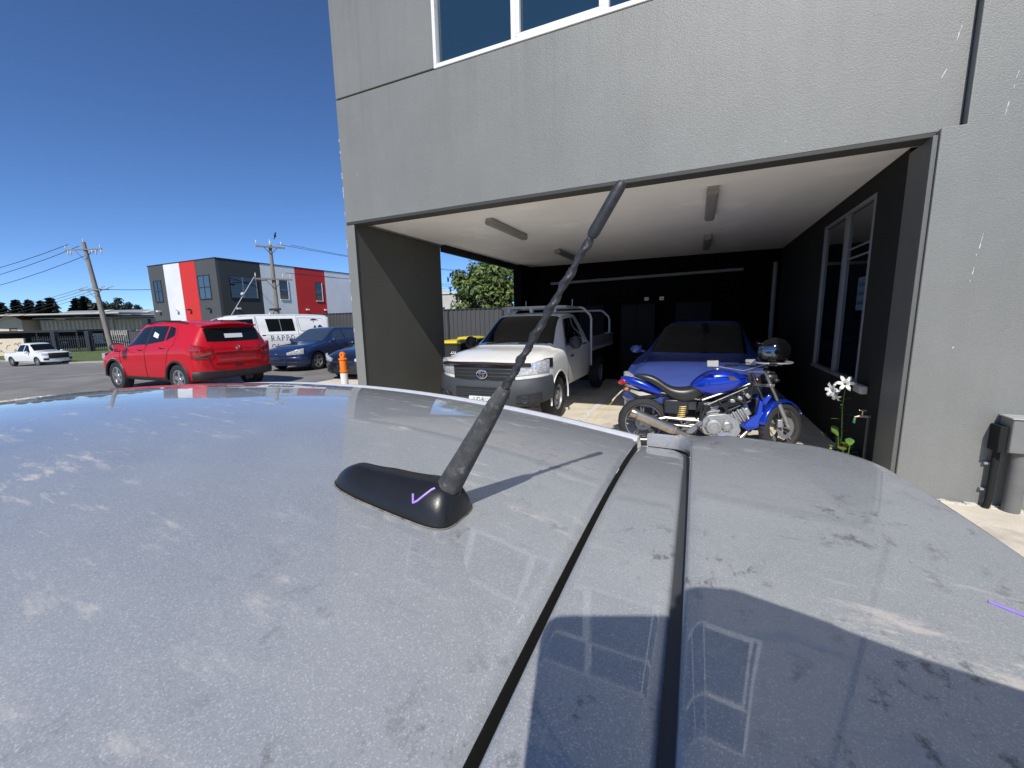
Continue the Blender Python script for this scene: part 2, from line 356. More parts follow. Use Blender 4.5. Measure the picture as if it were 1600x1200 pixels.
# right-hand wall, set back a little, and the wall of the bay
MB().prism([(1.655, -.05), (9, -.05), (9, 8.2), (1.80, 8.2), (1.80, FB + .004), (1.655, FB + .004)], 4.476, 4.66, 'xz').build('right_wall', M_wall, office, bevel=0.006)
MB().b2((-4.53, FY - .004, FB - .034), (1.80, FY + .18, FB - .0005)).build('shade_strip', mat('underside_shade', (.045, .045, .040), .6), office, bevel=.004)  # added dark strip: shade under the overhang put into the colour
MB().b2((1.62, 4.50, -.05), (1.654, 4.9, FB - .036)).build('corner_edge', render_wall('mid_grey_edge', (.13, .13, .122)), office, bevel=.004)
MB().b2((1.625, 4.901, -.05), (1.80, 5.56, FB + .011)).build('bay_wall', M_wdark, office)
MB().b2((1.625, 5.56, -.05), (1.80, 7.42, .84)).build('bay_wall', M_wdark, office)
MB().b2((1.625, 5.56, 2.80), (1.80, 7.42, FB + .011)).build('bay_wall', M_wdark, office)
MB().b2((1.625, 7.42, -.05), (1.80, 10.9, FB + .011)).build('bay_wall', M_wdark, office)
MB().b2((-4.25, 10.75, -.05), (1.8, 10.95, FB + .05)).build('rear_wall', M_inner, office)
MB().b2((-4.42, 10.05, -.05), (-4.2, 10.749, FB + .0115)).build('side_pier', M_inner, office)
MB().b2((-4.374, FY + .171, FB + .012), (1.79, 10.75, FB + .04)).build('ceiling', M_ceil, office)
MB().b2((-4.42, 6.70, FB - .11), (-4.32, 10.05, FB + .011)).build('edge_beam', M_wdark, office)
# window of the bay
M_fr = mat('dull_silver_frame', (0.22, 0.22, 0.225), 0.5, metal=.3, var=.08)
w2 = MB().b2((1.60, 5.54, .82), (1.68, 7.44, .858)).build('window', M_fr, office, bevel=.003)
for q in ((5.56, .858, 5.60, 2.80), (7.38, .858, 7.42, 2.80), (5.60, 2.76, 7.38, 2.80), (6.40, .858, 6.49, 2.76)):
    MB().b2((1.615, q[0], q[1]), (1.68, q[2], q[3])).build('frame', M_fr, w2, bevel=.003)
for a, c in ((5.6, 6.4), (6.49, 7.38)):
    MB().b2((1.645, a, .858), (1.652, c, 2.76)).build('pane', M_iglass, w2)
for z in (2.33, 2.22): MB().b2((1.636, 5.6, z), (1.644, 6.40, z + .018)).build('glazing_bar', M_fr, w2)
MB().b2((1.640, 5.66, 1.62), (1.6445, 5.90, 1.98)).build('notice', mat('blue_notice', (0.05, 0.10, 0.15), .6), w2)
for k, z in enumerate((1.90, 1.80, 1.70)):
    MB().b2((1.638, 5.69, z - .018), (1.6398, 5.87, z + .018)).build('notice_print', mat('notice_print', (0.015, 0.03, 0.05), .6), w2)
# plumbing and fittings on the walls of the bay
M_pvc = mat('grey_pvc', (0.30, 0.30, 0.29), .5, var=.06); M_pale = mat('pale_pipe', (.20, .20, .215), .45)
tag(MB().tube([(-3.6, 10.68, 2.52), (0.9, 10.68, 2.60)], .035, 10).build('wall_pipe', MATS['pale_pipe']), 'long pale pipe running level across the dark rear wall', 'pipe')
tag(MB().tube([(1.50, 10.62, .0), (1.50, 10.62, 2.7)], .045, 10).build('downpipe', MATS['pale_pipe']), 'pale upright downpipe in the dark rear corner of the car bay', 'pipe')
for i, x in enumerate((-1.15, -.80)):
    o = empty('power_point', (x, 10.75, 2.03), 0, ('left' if i == 0 else 'right') + ' of two small white sockets on the dark rear wall', 'socket', 'sockets on the rear wall')
    MB().b2((-.05, -.02, -.04), (.05, 0, .04)).build('plate', M_white, o, bevel=.004); MB().b2((-.03, -.028, -.012), (.03, -.02, .012)).build('switch', M_alu, o)
M_door = mat('roller_door_black', (0.004, 0.0043, 0.005), .6, spec=.2)
for i, (x0, x1, nm) in enumerate(((-2.75, -2.1, 'left'), (-1.7, -.9, 'middle'), (-.45, .3, 'right'))):
    o = empty('steel_locker', (0, 0, 0), 0, nm + ' of three tall black steel lockers along the dark rear wall', 'locker', 'lockers on the rear wall')
    MB().b2((x0, 10.35, 0), (x1, 10.745, 1.9)).build('case', M_door, o, bevel=.01)
    for k in range(2):
        xx = lerp(x0, x1, (k + .02) / 2); MB().b2((xx + .01, 10.335, .08), (xx + (x1 - x0) / 2 - .02, 10.349, 1.86)).build('door', M_door, o, bevel=.004)
# fluorescent battens
def batten(x, y0, y1, label):
    o = empty('batten_light', (x, (y0 + y1) / 2, FB + .012), 0, label, 'ceiling light', 'battens under the car bay ceiling'); h = (y1 - y0) / 2
    MB().b2((-.055, -h, -.03), (.055, h, 0)).build('housing', mat('aged_housing', (.28, .27, .25), .5), o, bevel=.004)
    r = [(-.06, -.031), (-.062, -.06), (-.04, -.088), (.04, -.088), (.062, -.06), (.06, -.031)]
    MB().prism(r, -h + .02, h - .02, 'xz').build('diffuser', mat('dusty_diffuser', (.26, .25, .235), .4, var=.1, spec=.5), o)
    for e in (-h, h - .02): MB().prism([(a * 1.06, c * 1.03) for a, c in r], e, e + .019, 'xz').build('end_cap', mat('aged_end_cap', (.24, .23, .21), .5), o)
batten(-2.69, 5.32, 6.60, 'dusty batten light over the white ute bonnet near the front edge')
batten(0.10, 5.24, 6.64, 'batten light near the front edge above the motorcycle')
batten(0.11, 8.21, 9.48, 'rear batten light above the blue hatchback roof')
batten(-2.64, 8.23, 9.50, 'rear batten light above the white ute tray, behind the aerial')
# meter box and pipes on the sunlit wall
M_pipe = mat('grey_painted_pipe', (.15, .15, .142), .6, var=.12, scale=8)
mb = empty('service_box', (2.24, 4.476, 0), 0, 'grey painted steel service box with two pipes on the sunlit wall', 'service box')
MB().b2((0, -.16, .50), (.62, -.001, .765)).build('box_body', mat('grey_painted_box', (.19, .19, .18), .55, var=.08, scale=6), mb, bevel=.008)
MB().b2((-.012, -.172, .766), (.63, -.001, .778)).build('lid', mat('box_lid', (.42, .42, .40), .5), mb, bevel=.003)
MB().b2((-.05, -.13, .49), (-.001, -.001, .70)).build('side_conduit_box', M_wdark, mb, bevel=.006)
MB().tube([(.11, -.075, .5), (.11, -.075, 0)], .052, 18).build('pipe', M_pipe, mb)
MB().tube([(-.012, -.05, .5), (-.012, -.05, .06), (-.03, -.06, .0)], .022, 12).build('conduit', M_wdark, mb)
for z in (.36, .14): MB().b2((-.06, -.03, z), (.014, -.001, z + .018)).build('clip', M_pvc, mb)
# flaking base of the wall
b = MB()
for k in range(60):
    x = random.uniform(1.9, 3.4); b.box((x, 4.473 - random.random() * .05, .004 + random.random() * .008), (random.uniform(.02, .07), random.uniform(.008, .04), .012))
tag(b.build('paint_chips', mat('chip_white', (.62, .58, .50), .9)), 'pale flakes of paint along the foot of the sunlit wall', 'paint flakes', kind='stuff')
# tap and lily
tp = empty('garden_tap', (1.56, 4.98, 0), 0, 'brass garden tap on a standpipe at the dark corner', 'tap')
M_br = mat('weathered_brass', (.55, .47, .33), .35, metal=.9, var=.15, scale=30); M_cop = mat('dark_pipe', (.05, .05, .05), .6)
MB().tube([(.02, 0, 0), (.02, 0, .60)], .014, 10).build('standpipe', M_cop, tp)
MB().tube([(.03, 0, .585), (-.05, 0, .585), (-.085, 0, .575), (-.09, 0, .54)], [.014, .013, .012, .011], 10).build('spout', M_br, tp)
MB().tube([(-.03, 0, .59), (-.03, 0, .64)], .009, 8).tube([(-.06, 0, .645), (0, 0, .645)], .007, 8).build('handle', M_br, tp)
MB().tube([(-.09, 0, .545), (-.09, 0, .515)], .012, 8).build('hose_fitting', mat('green_plastic', (.02, .18, .12), .4), tp)
sb = tag(MB().b2((1.555, 5.20, .77), (1.62, 5.42, .85)).build('wall_socket', mat('aged_white', (.5, .48, .42), .5), bevel=.01), 'small off-white outlet box behind the lily flowers', 'outlet box')
ly = empty('lily_plant', (1.46, 5.30, 0), 0, 'white trumpet lily with a few pale leaves by the bay wall', 'plant')
M_pet = mat('white_petal', (.80, .80, .74), .5); M_leafy = mat('lily_leaf', (.10, .19, .035), .45, var=.3, scale=9); M_leafp = mat('pale_leaf', (.38, .42, .10), .45, var=.2, scale=9)
MB().tube([(0, 0, 0), (.01, -.02, .3), (-.01, -.01, .62), (0, 0, .80)], [.009, .008, .006, .004], 8).build('stem', M_leafy, ly)
def leaf(b, p, d, L, wd, droop=.25):
    p = Vector(p); d = Vector(d).normalized(); sd_ = d.cross(Vector((0, 0, 1))).normalized(); vs = []
    for i in range(6):
        t = i / 5; ww = wd * math.sin(PI * (t * .92 + .06)); c = p + d * L * t + Vector((0, 0, -droop * L * t * t))
        vs += [c - sd_ * ww, c + Vector((0, 0, -.15 * ww)), c + sd_ * ww]
    b.add(vs, [(3 * i + j, 3 * i + 3 + j, 3 * i + 4 + j, 3 * i + 1 + j) for i in range(5) for j in range(2)])
for k in range(9):
    a = k * 2.4; leaf_b = MB(); z = .25 + .055 * k; leaf(leaf_b, (0, 0, z), (math.cos(a), math.sin(a), .35), .11, .014); leaf_b.build('leaf', M_leafy, ly)
for k, (x, y, z, a) in enumerate(((-.02, -.22, .26, -1.8), (-.05, -.30, .22, -2.3), (0, .12, .30, 2.0), (.03, -.1, .2, -.9), (-.06, -.16, .33, 2.6), (-.02, -.38, .30, 1.2))):
    lb = MB(); leaf(lb, (x, y, z), (math.cos(a) * .5, math.sin(a), .9), .13, .038, .3); lb.build('leaf', M_leafp if k < 4 else M_leafy, ly)
    MB().tube([(x * .4, y * .8, 0), (x, y, z)], .004, 6).build('stalk', M_leafy, ly)
rl = random.Random(2)
for k in range(26):
    a = rl.random() * 6.28; lb = MB(); yb = rl.uniform(-.42, .2); zb = rl.uniform(.04, .22); leaf(lb, (rl.uniform(-.08, .06), yb, zb), (math.cos(a), math.sin(a), rl.uniform(.2, 1.2)), rl.uniform(.07, .15), rl.uniform(.012, .034), .35); lb.build('leaf', M_leafy if k % 4 else M_leafp, ly)
MB().lathe([(.0, .0), (.13, .0), (.15, .12), (.155, .125), (.14, .13), (.135, .10), (0, .10)], (0, -.1, .004), 'z', 20).build('pot', mat('dark_pot', (.03, .028, .026), .7), ly)
for k, (p, d) in enumerate((((-.07, -.06, .80), (-.8, -.5, .05)), ((-.02, -.05, .86), (-.2, -.9, .25)), ((-.03, .05, .78), (-.5, -.3, -.5)))):
    fb = MB(); dv = Vector(d).normalized(); u = dv.cross(Vector((0, 0, 1))).normalized(); v = u.cross(dv)
    rings = [[Vector(p) + dv * t + (u * math.cos(q * PI / 6) + v * math.sin(q * PI / 6)) * r for q in range(12)] for t, r in ((0, .008), (.05, .018), (.085, .032))]
    fb.loft(rings, caps=False)
    for q in range(6):
        a = q * PI / 3; o_ = (u * math.cos(a) + v * math.sin(a)); s_ = dv.cross(o_)
        base = Vector(p) + dv * .083 + o_ * .030
        fb.add([base - s_ * .017, base + s_ * .017, base + o_ * .035 + dv * .012 + s_ * .015, base + o_ * .035 + dv * .012 - s_ * .015, base + o_ * .06 - dv * .008],
               [(0, 1, 2, 3), (3, 2, 4)])
    fb.build('flower', M_pet, ly)
# ================================================================ vehicles
M_tyre = mat('tyre_rubber', (0.022, 0.022, 0.023), .8, var=.15, scale=20, bump=.2, bscale=60)
M_rim = mat('alloy_rim', (0.55, 0.55, 0.56), .3, metal=.85, var=.08)
M_steel = mat('steel_rim', (0.30, 0.30, 0.31), .5, metal=.5, var=.12)
M_blackp = mat('black_plastic', (0.018, 0.018, 0.019), .55, var=.12, scale=15)
M_greyp = mat('grey_bumper_plastic', (0.040, 0.045, 0.052), .6, var=.1, scale=8)
M_glass = mat('car_glass', (0.006, 0.008, 0.009), .03, spec=.45)
M_glassb = mat('blue_reflecting_windscreen', (0.035, 0.05, 0.07), .04, spec=1.0, coat=1.0, coatr=.02)
M_seam = mat('panel_gap', (0.008, 0.008, 0.008), .8)
M_lamp = mat('headlamp_lens', (.62, .64, .66), .08, metal=.35, coat=1, var=.5, scale=28)
M_chrome = mat('chrome', (.75, .75, .76), .08, metal=1.0)
M_redl = mat('red_lamp', (.35, .008, .012), .12, coat=1, var=.5, scale=30)
M_amber = mat('amber_lamp', (.55, .16, .02), .2, coat=1)
M_well = mat('wheel_well', (0.006, 0.006, 0.006), .95)
M_plate = mat('plate_white', (.78, .78, .76), .4); M_ink = mat('plate_ink', (.03, .03, .05), .5)
def paint(name, col, rough=.35, metal=0.0, dirt=0.08):
    return mat(name, col, rough, metal=metal, coat=1.0, coatr=.04, var=dirt, scale=3)
class Body:
    def __init__(s, xf, xr, W, top, belt, roofw, sill=.24, lf=.5, lr=.4, nf=2.6, nr=3.2, rd=.07):
        s.xf, s.xr, s.W, s.top, s.belt, s.roofw, s.lf, s.lr, s.nf, s.nr, s.rd = xf, xr, W, top, belt, roofw, lf, lr, nf, nr, rd
        s.sill = sill if isinstance(sill, list) else [(xr, sill), (xf, sill)]
    def hw(s, x):
        h = s.W / 2
        if x > s.xf - s.lf:
            t = min(1.0, (x - (s.xf - s.lf)) / s.lf); h *= max(.0, 1 - t ** s.nf) ** (1 / s.nf)
        if x < s.xr + s.lr:
            t = min(1.0, ((s.xr + s.lr) - x) / s.lr); h *= max(.0, 1 - t ** s.nr) ** (1 / s.nr)
        return max(h, .03)
    def sec(s, x):
        h = s.hw(x); zt = pchip(s.top, x); zs = pchip(s.sill, x); rd = s.rd
        hr = min(pchip(s.roofw, x), .95 * h); zr = zt - rd; zb = min(pchip(s.belt, x), zr - .004)
        return [(h * .90, zs), (h * .965, zs + .04), (h * .985, zs + .14), (h, lerp(zs, zb, .5)), (h * .995, lerp(zs, zb, .82)), (h * .982, zb - .03), (h * .955, zb),
                (lerp(h * .955, hr, .5) + .010, lerp(zb, zr, .5)), (hr, zr), (hr * .94, zt - rd * .45), (hr * .78, zt - rd * .17), (hr * .42, zt - rd * .04), (0, zt)]
    def S(s, x, t, side=1):
        p = s.sec(x); i = min(int(t), 11); f = t - i
        return Vector((x, side * lerp(p[i][0], p[i + 1][0], f), lerp(p[i][1], p[i + 1][1], f)))
    def N(s, x, t, side=1):
        e = .02; a = s.S(x + e, t, 1) - s.S(x - e, t, 1); t0, t1 = max(t - .15, 0), min(t + .15, 12)
        c = s.S(x, t1, 1) - s.S(x, t0, 1); n = a.cross(c)
        if n.length < 1e-9: n = Vector((0, 0, 1))
        n.normalize()
        if n.y < 0 and t < 8 or (t >= 8 and n.z < 0): n = -n
        return Vector((n.x, n.y * side, n.z))
    def stations(s):
        xs = set()
        for k in range(15):
            a = k / 14 * PI / 2; xs.add(round(s.xf - s.lf * (1 - math.sin(a)), 4)); xs.add(round(s.xr + s.lr * (1 - math.sin(a)), 4))
        x = s.xr + s.lr
        while x < s.xf - s.lf: xs.add(round(x, 4)); x += .06
        for k in s.top: xs.add(round(min(max(k[0], s.xr), s.xf), 4))
        out = []
        for x in sorted(xs):
            if not out or x - out[-1] > .003: out.append(x)
        return out
    def mesh(s, name, m, parent, wheels=(), rw=.36, width=.27):
        b = MB(); rings = []
        for x in s.stations():
            p = s.sec(x); rings.append([Vector((x, y, z)) for y, z in p] + [Vector((x, -y, z)) for y, z in p[-2::-1]])
        b.loft(rings, True, True); o = b.build(name, m, parent, ang=40)
        if wheels:
            c = MB()
            for (x, z) in wheels:
                for sd_ in (-1, 1): c.cyl((x, sd_ * (s.W / 2 + .1), z), (x, sd_ * (s.W / 2 - width), z), rw, rw, 28)
            co = c.build('cut', M_well); co.parent = None
            md = o.modifiers.new('cut', 'BOOLEAN'); md.operation = 'DIFFERENCE'; md.object = co; md.solver = 'EXACT'
            try: md.material_mode = 'TRANSFER'
            except Exception: pass
            par = o.parent; o.parent = None; evaluated(o); o.parent = par; bpy.data.objects.remove(co)
            o.data.polygons.foreach_set('use_smooth', [True] * len(o.data.polygons)); o.data.set_sharp_from_angle(angle=math.radians(38))
        return o
    def patch(s, name, m, parent, c, side=1, nu=10, nv=6, off=.004, **k):
        """glass or lamp laid on the body side: c = four (x, t) corners, bottom rear, bottom front, top front, top rear"""
        def fn(u, v):
            x = lerp(lerp(c[0][0], c[1][0], u), lerp(c[3][0], c[2][0], u), v); t = lerp(lerp(c[0][1], c[1][1], u), lerp(c[3][1], c[2][1], u), v)
            return s.S(x, t, side) + s.N(x, t, side) * off
        return MB().grid(fn, nu, nv).build(name, m, parent)
    def screen(s, name, m, parent, xb, xt, te=8.15, curve=0.0, off=.005, te_b=None):
        def fn(u, v):
            q = 2 * u - 1; t = 12 - (12 - lerp(te_b or te, te, v)) * abs(q); x = lerp(xb, xt, v) + curve * q * q
            return s.S(x, t, 1 if q >= 0 else -1) + s.N(x, t, 1 if q >= 0 else -1) * off
        return MB().grid(fn, 16, 10).build(name, m, parent)
    def seam(s, parent, path, side=1, wd=.006, m=None, name='panel_gap', off=.002):
        b = MB(); pts = []
        for (x0, t0), (x1, t1) in zip(path[:-1], path[1:]):
            n = max(2, int(max(abs(x1 - x0) / .05, abs(t1 - t0) / .4)))
            for k in range(n): pts.append((lerp(x0, x1, k / n), lerp(t0, t1, k / n)))
        pts.append(path[-1]); b.tube([s.S(x, t, side) + s.N(x, t, side) * off for x, t in pts], wd / 2, 5)
        return b.build(name, m or M_seam, parent)
    def ox(s, y, front=True):
        a = min(1, abs(y) / (s.W / 2))
        if front: return s.xf - s.lf * (1 - (1 - a ** s.nf) ** (1 / s.nf))
        return s.xr + s.lr * (1 - (1 - a ** s.nr) ** (1 / s.nr))
    def band(s, name, m, parent, y0, y1, z0, z1, front=True, off=.012, n=24, bulge=0.0, bevel=0.0, depth=.05):
        """slab following the plan outline of the nose or tail; z0, z1 numbers or functions of y"""
        f0 = z0 if callable(z0) else (lambda y: z0); f1 = z1 if callable(z1) else (lambda y: z1); sg = 1 if front else -1; rings = []
        for k in range(n + 1):
            # even spacing round the outline
            y = lerp(y0, y1, k / n); e = .004
            if abs(y) > s.W / 2 * .9995: y = math.copysign(s.W / 2 * .9995, y)
            x = s.ox(y, front); ya = y - e if y > 0 else y + e
            tx, ty = x - s.ox(ya, front), y - ya; nl = math.hypot(tx, ty); nx, ny = abs(ty) / nl * sg, abs(tx) / nl * (1 if y >= 0 else -1)
            lo, hi = f0(y), f1(y); mid = (lo + hi) / 2
            def P(d, z): return Vector((x + nx * d, y + ny * d, z))
            rings.append([P(-depth, lo), P(off * .6, lo), P(off, lo + .012), P(off + bulge, mid), P(off, hi - .012), P(off * .6, hi), P(-depth, hi)])
        return MB().loft(rings, True, True).build(name, m, parent, ang=50)
def wheel(parent, x, y, r, wd, side, style='alloy', rr=.66, n=5, steer=0.0):
    """wheel > tyre: rim with spokes, axis along y, outer face on the given side"""
    rim = MB(); R = r * rr; s = side
    rim.lathe([(R, -s * wd * .45), (R * .97, s * wd * .30), (R * .99, s * wd * .46), (R * .90, s * wd * .47), (R * .86, s * wd * .22)], (0, 0, 0), 'y', 28)
    rim.lathe([(0.0, s * wd * .42), (R * .20, s * wd * .42), (R * .26, s * wd * .34)], (0, 0, 0), 'y', 16)
    if style == 'alloy':
        for k in range(n):
            a = k * 2 * PI / n + .3
            for (ra, rb) in (((R * .15), (R * .90)),):
                c, d = math.cos(a), math.sin(a); p = Vector((-d, 0, c)); q = Vector((c, 0, d)); hw_ = R * (.85 / n)
                vs = []
                for rad, w_, yy in ((ra, hw_ * 1.2, .40), (rb, hw_, .36)):
                    for e in (-1, 1):
                        vs += [q * rad + p * (w_ * e) + Vector((0, s * wd * yy, 0)), q * rad + p * (w_ * e) + Vector((0, s * wd * (yy - .25), 0))]
                rim.add(vs, [(0, 2, 6, 4), (1, 5, 7, 3), (0, 4, 5, 1), (2, 3, 7, 6)])
    else:
        rim.lathe([(R * .26, s * wd * .30), (R * .5, s * wd * .40), (R * .72, s * wd * .30), (R * .88, s * wd * .18)], (0, 0, 0), 'y', 28)
    o = rim.build('wheel', M_rim if style == 'alloy' else M_steel, parent); o.location = (x, y, r); o.rotation_euler = (0, 0, steer)
    if style != 'alloy':
        h = MB()
        for k in range(8):
            a = k * PI / 4; h.cyl((R * .72 * math.cos(a), s * wd * .34, R * .72 * math.sin(a)), (R * .72 * math.cos(a), s * wd * .2, R * .72 * math.sin(a)), R * .09, None, 8)
        h.build('vent_hole', M_well, o)
    MB().lathe([(R * .3, -s * wd * .1), (R * .84, -s * wd * .1)], (0, 0, 0), 'y', 20).build('brake_disc', M_steel, o)
    MB().lathe([(R * .96, -wd * .42), (r * .86, -wd * .52), (r * .955, -wd * .47), (r, -wd * .32), (r, wd * .32), (r * .955, wd * .47), (r * .86, wd * .52), (R * .96, wd * .42)], (0, 0, 0), 'y', 36).build('tyre', M_tyre, o)
    return o
def mirror(parent, p, side, m, sz=(.12, .2, .14)):
    b = MB(); p = Vector(p); b.ball(p + Vector((0, side * .09, .02)), (sz[0] / 2, sz[1] / 2, sz[2] / 2), 12, 8); b.tube([p + Vector((0, -side * .06, -.02)), p + Vector((0, side * .05, 0))], .02, 6)
    o = b.build('mirror', m, parent); MB().box(p + Vector((-sz[0] / 2 + .006, side * .09, .02)), (.012, sz[1] * .78, sz[2] * .74)).build('mirror_glass', M_chrome, o, bevel=.004); return o
def handle(B, parent, x, t, side, m):
    p = B.S(x, t, side); n = B.N(x, t, side)
    return MB().tube([p + Vector((-.09, 0, 0)) + n * .004, p + Vector((-.06, 0, 0)) + n * .028, p + Vector((.06, 0, 0)) + n * .028, p + Vector((.09, 0, 0)) + n * .004], .011, 8).build('door_handle', m, parent)

# ---------------------------------------------------------------- red SUV
suv = empty('red_suv', (-12.40, 6.36, 0.0), math.radians(180.5), 'bright red compact SUV parked side-on with its tail towards the camera', 'car', scale=1.06)
P_red = mat('red_paint', (0.50, 0.004, 0.014), .5, spec=.25, coat=.55, coatr=.04, var=.05, scale=3)
B = Body(2.12, -2.09, 1.78, [(-2.09, 1.02), (-2.05, 1.12), (-1.93, 1.47), (-1.86, 1.555), (-1.6, 1.60), (-.7, 1.645), (.0, 1.625), (.28, 1.58), (.62, 1.36), (1.0, 1.10), (1.12, 1.065), (1.55, 1.01), (1.9, .92), (2.07, .80), (2.12, .72)],
         [(-2.09, .99), (-1.6, 1.10), (-.6, 1.06), (.5, 1.01), (1.0, .98), (2.1, .70)], [(-2.09, .60), (-1.9, .60), (-1.0, .63), (.2, .60), (1.05, .66), (1.4, .72), (2.12, .70)], sill=[(-2.09, .42), (-1.7, .30), (1.7, .28), (2.12, .30)], lf=.55, lr=.28, nf=2.6, nr=3.4)
B.mesh('body', P_red, suv, ((1.23, .345), (-1.325, .345)), .395)
wf = [(.16, 6.25), (.74, 6.35), (.30, 7.75), (.06, 7.85)]
for sd_ in (1, -1):
    B.patch('side_window', M_glass, suv, [(-.12, 6.3), (.80, 6.4), (.20, 7.85), (-.16, 7.85)], sd_)
    B.patch('side_window', M_glass, suv, [(-.86, 6.5), (-.20, 6.3), (-.24, 7.85), (-.86, 7.8)], sd_)
    B.patch('side_window', M_glass, suv, [(-1.20, 6.95), (-.92, 6.5), (-.92, 7.8), (-1.13, 7.65)], sd_)
    B.patch('window_pillar', M_blackp, suv, [(-.20, 6.2), (-.12, 6.2), (-.16, 7.9), (-.24, 7.9)], sd_, 2, 6, .005)
    B.seam(suv, [(.88, 6.3), (.92, 3.5), (.80, 1.2), (-.12, 1.0), (-.17, 6.2)], sd_); B.seam(suv, [(-.17, 6.2), (-.14, 1.0), (-.75, 1.0), (-.98, 3.2), (-1.24, 5.8), (-1.26, 7.2), (-1.1, 8.2)], sd_)
    B.patch('sill_trim', M_blackp, suv, [(-.95, .0), (.86, .0), (.86, 1.5), (-.95, 1.5)], sd_, 20, 3, .008)
    handle(B, suv, .02, 5.0, sd_, P_red); handle(B, suv, -.86, 5.1, sd_, P_red)
    mirror(suv, (.66, sd_ * .93, 1.04), sd_, M_blackp, (.20, .28, .21))
    # black arch lips
    for wx in (1.23, -1.325):
        pts = []
        for k in range(17):
            a = PI * (k / 16); pts.append((wx + .405 * math.cos(a), sd_ * (B.hw(wx + .405 * math.cos(a)) * .995 + .004), .345 + .405 * math.sin(a)))
        MB().tube(pts, .026, 6).build('arch_trim', M_blackp, suv)
        wheel(suv, wx, sd_ * .77, .345, .21, sd_, 'alloy', .64, 5)
    MB().tube([B.S(x, 8.6, sd_) + Vector((0, 0, dz)) for x, dz in ((.05, .0), (-.02, .035), (-.5, .045), (-1.2, .045), (-1.45, .0))], .018, 8).build('roof_rail', M_blackp, suv)
    # tail lamp wraps the corner
    B.band('tail_lamp', M_redl, suv, sd_ * .55, sd_ * .884, lambda y: lerp(.90, .82, (abs(y) - .55) / .33), lambda y: lerp(1.02, 1.13, (abs(y) - .55) / .33), False, .012)
    B.band('reversing_lamp', mat('smoked_lamp', (.10, .02, .02), .15, coat=1), suv, sd_ * .62, sd_ * .85, lambda y: .80, lambda y: .862, False, .015)
B.screen('windscreen', M_glass, suv, .98, .36, 8.1)
B.screen('rear_window', M_glass, suv, -2.035, -1.935, 8.35, .02)
sp = MB()
sp.loft([[Vector((-1.72, y, 1.600 - .05 * (y / .6) ** 2)), Vector((-2.02 + .09 * (y / .6) ** 2, y, 1.575 - .05 * (y / .6) ** 2)), Vector((-2.03 + .09 * (y / .6) ** 2, y, 1.55 - .05 * (y / .6) ** 2)), Vector((-1.80, y, 1.53 - .05 * (y / .6) ** 2))] for y in [k * .06 - .6 for k in range(21)]], True, True)
sp.build('roof_spoiler', P_red, suv, ang=40)
B.band('bumper_trim', M_blackp, suv, -.885, .885, .36, lambda y: .50 + .04 * abs(y), False, .02, 30, .012)
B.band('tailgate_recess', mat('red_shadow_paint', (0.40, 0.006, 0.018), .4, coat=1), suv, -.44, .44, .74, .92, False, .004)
B.band('tailgate_ledge', P_red, suv, -.5, .5, .925, .965, False, .022)
B.band('tailgate_ledge', P_red, suv, -.5, .5, .695, .73, False, .018)
for sd_ in (1, -1):
    pts = [(B.ox(y, False) - .012, y, z) for y, z in ((sd_ * .60, 1.16), (sd_ * .54, 1.03), (sd_ * .53, .88), (sd_ * .62, .78), (sd_ * .56, .58), (sd_ * .3, .555), (0, .55))]
    MB().tube(pts, .0035, 5).build('panel_gap', M_seam, suv)
em = MB(); em.lathe([(.036, 0), (.045, .008), (.05, 0)], (-2.118, 0, 1.015), 'x', 20); em.tube([(-2.118, -.02, 1.0), (-2.122, .0, 1.035), (-2.122, .015, 1.01), (-2.118, -.01, .995)], .008, 6)
em.build('badge', M_chrome, suv)
B.band('rear_latch', M_blackp, suv, -.09, .09, .60, .64, False, .008)
MB().tube([(-1.62, 0, 1.60), (-1.68, 0, 1.65)], [.012, .006], 6).build('aerial', M_blackp, suv)
pa = MB(); pa.add([B.S(-2.01, 11.2, 1) + Vector((-.012, 0, 0)), B.S(-2.01, 11.2, -1) + Vector((-.012, 0, 0)), B.S(-1.985, 11.2, -1) + Vector((-.014, 0, 0.01)), B.S(-1.985, 11.2, 1) + Vector((-.014, 0, .01))], [(0, 1, 2, 3)])
pa.build('paper_notice', mat('paper', (.75, .75, .74), .7), suv)
B.patch('paper_notice', MATS['paper'], suv, [(-.58, 6.75), (-.36, 6.95), (-.36, 7.35), (-.58, 7.1)], 1, 3, 2, .008)
# scuffed front wing showing pale filler
sc_ = MB()
for k in range(14):
    a = PI * (.28 + .042 * k); x = 1.23 + .44 * math.cos(a); sc_.box((x, B.hw(x) * .998 + .004, .345 + .44 * math.sin(a)), (.035 * random.uniform(.3, 1), .006, .012 * random.uniform(.4, 1.3)))
sc_.build('chipped_paint', M_white, suv)
B.band('headlamp', M_lamp, suv, .55, .87, .76, .90, True, .008); B.band('grille', M_blackp, suv, -.5, .5, .45, .70, True, .012)

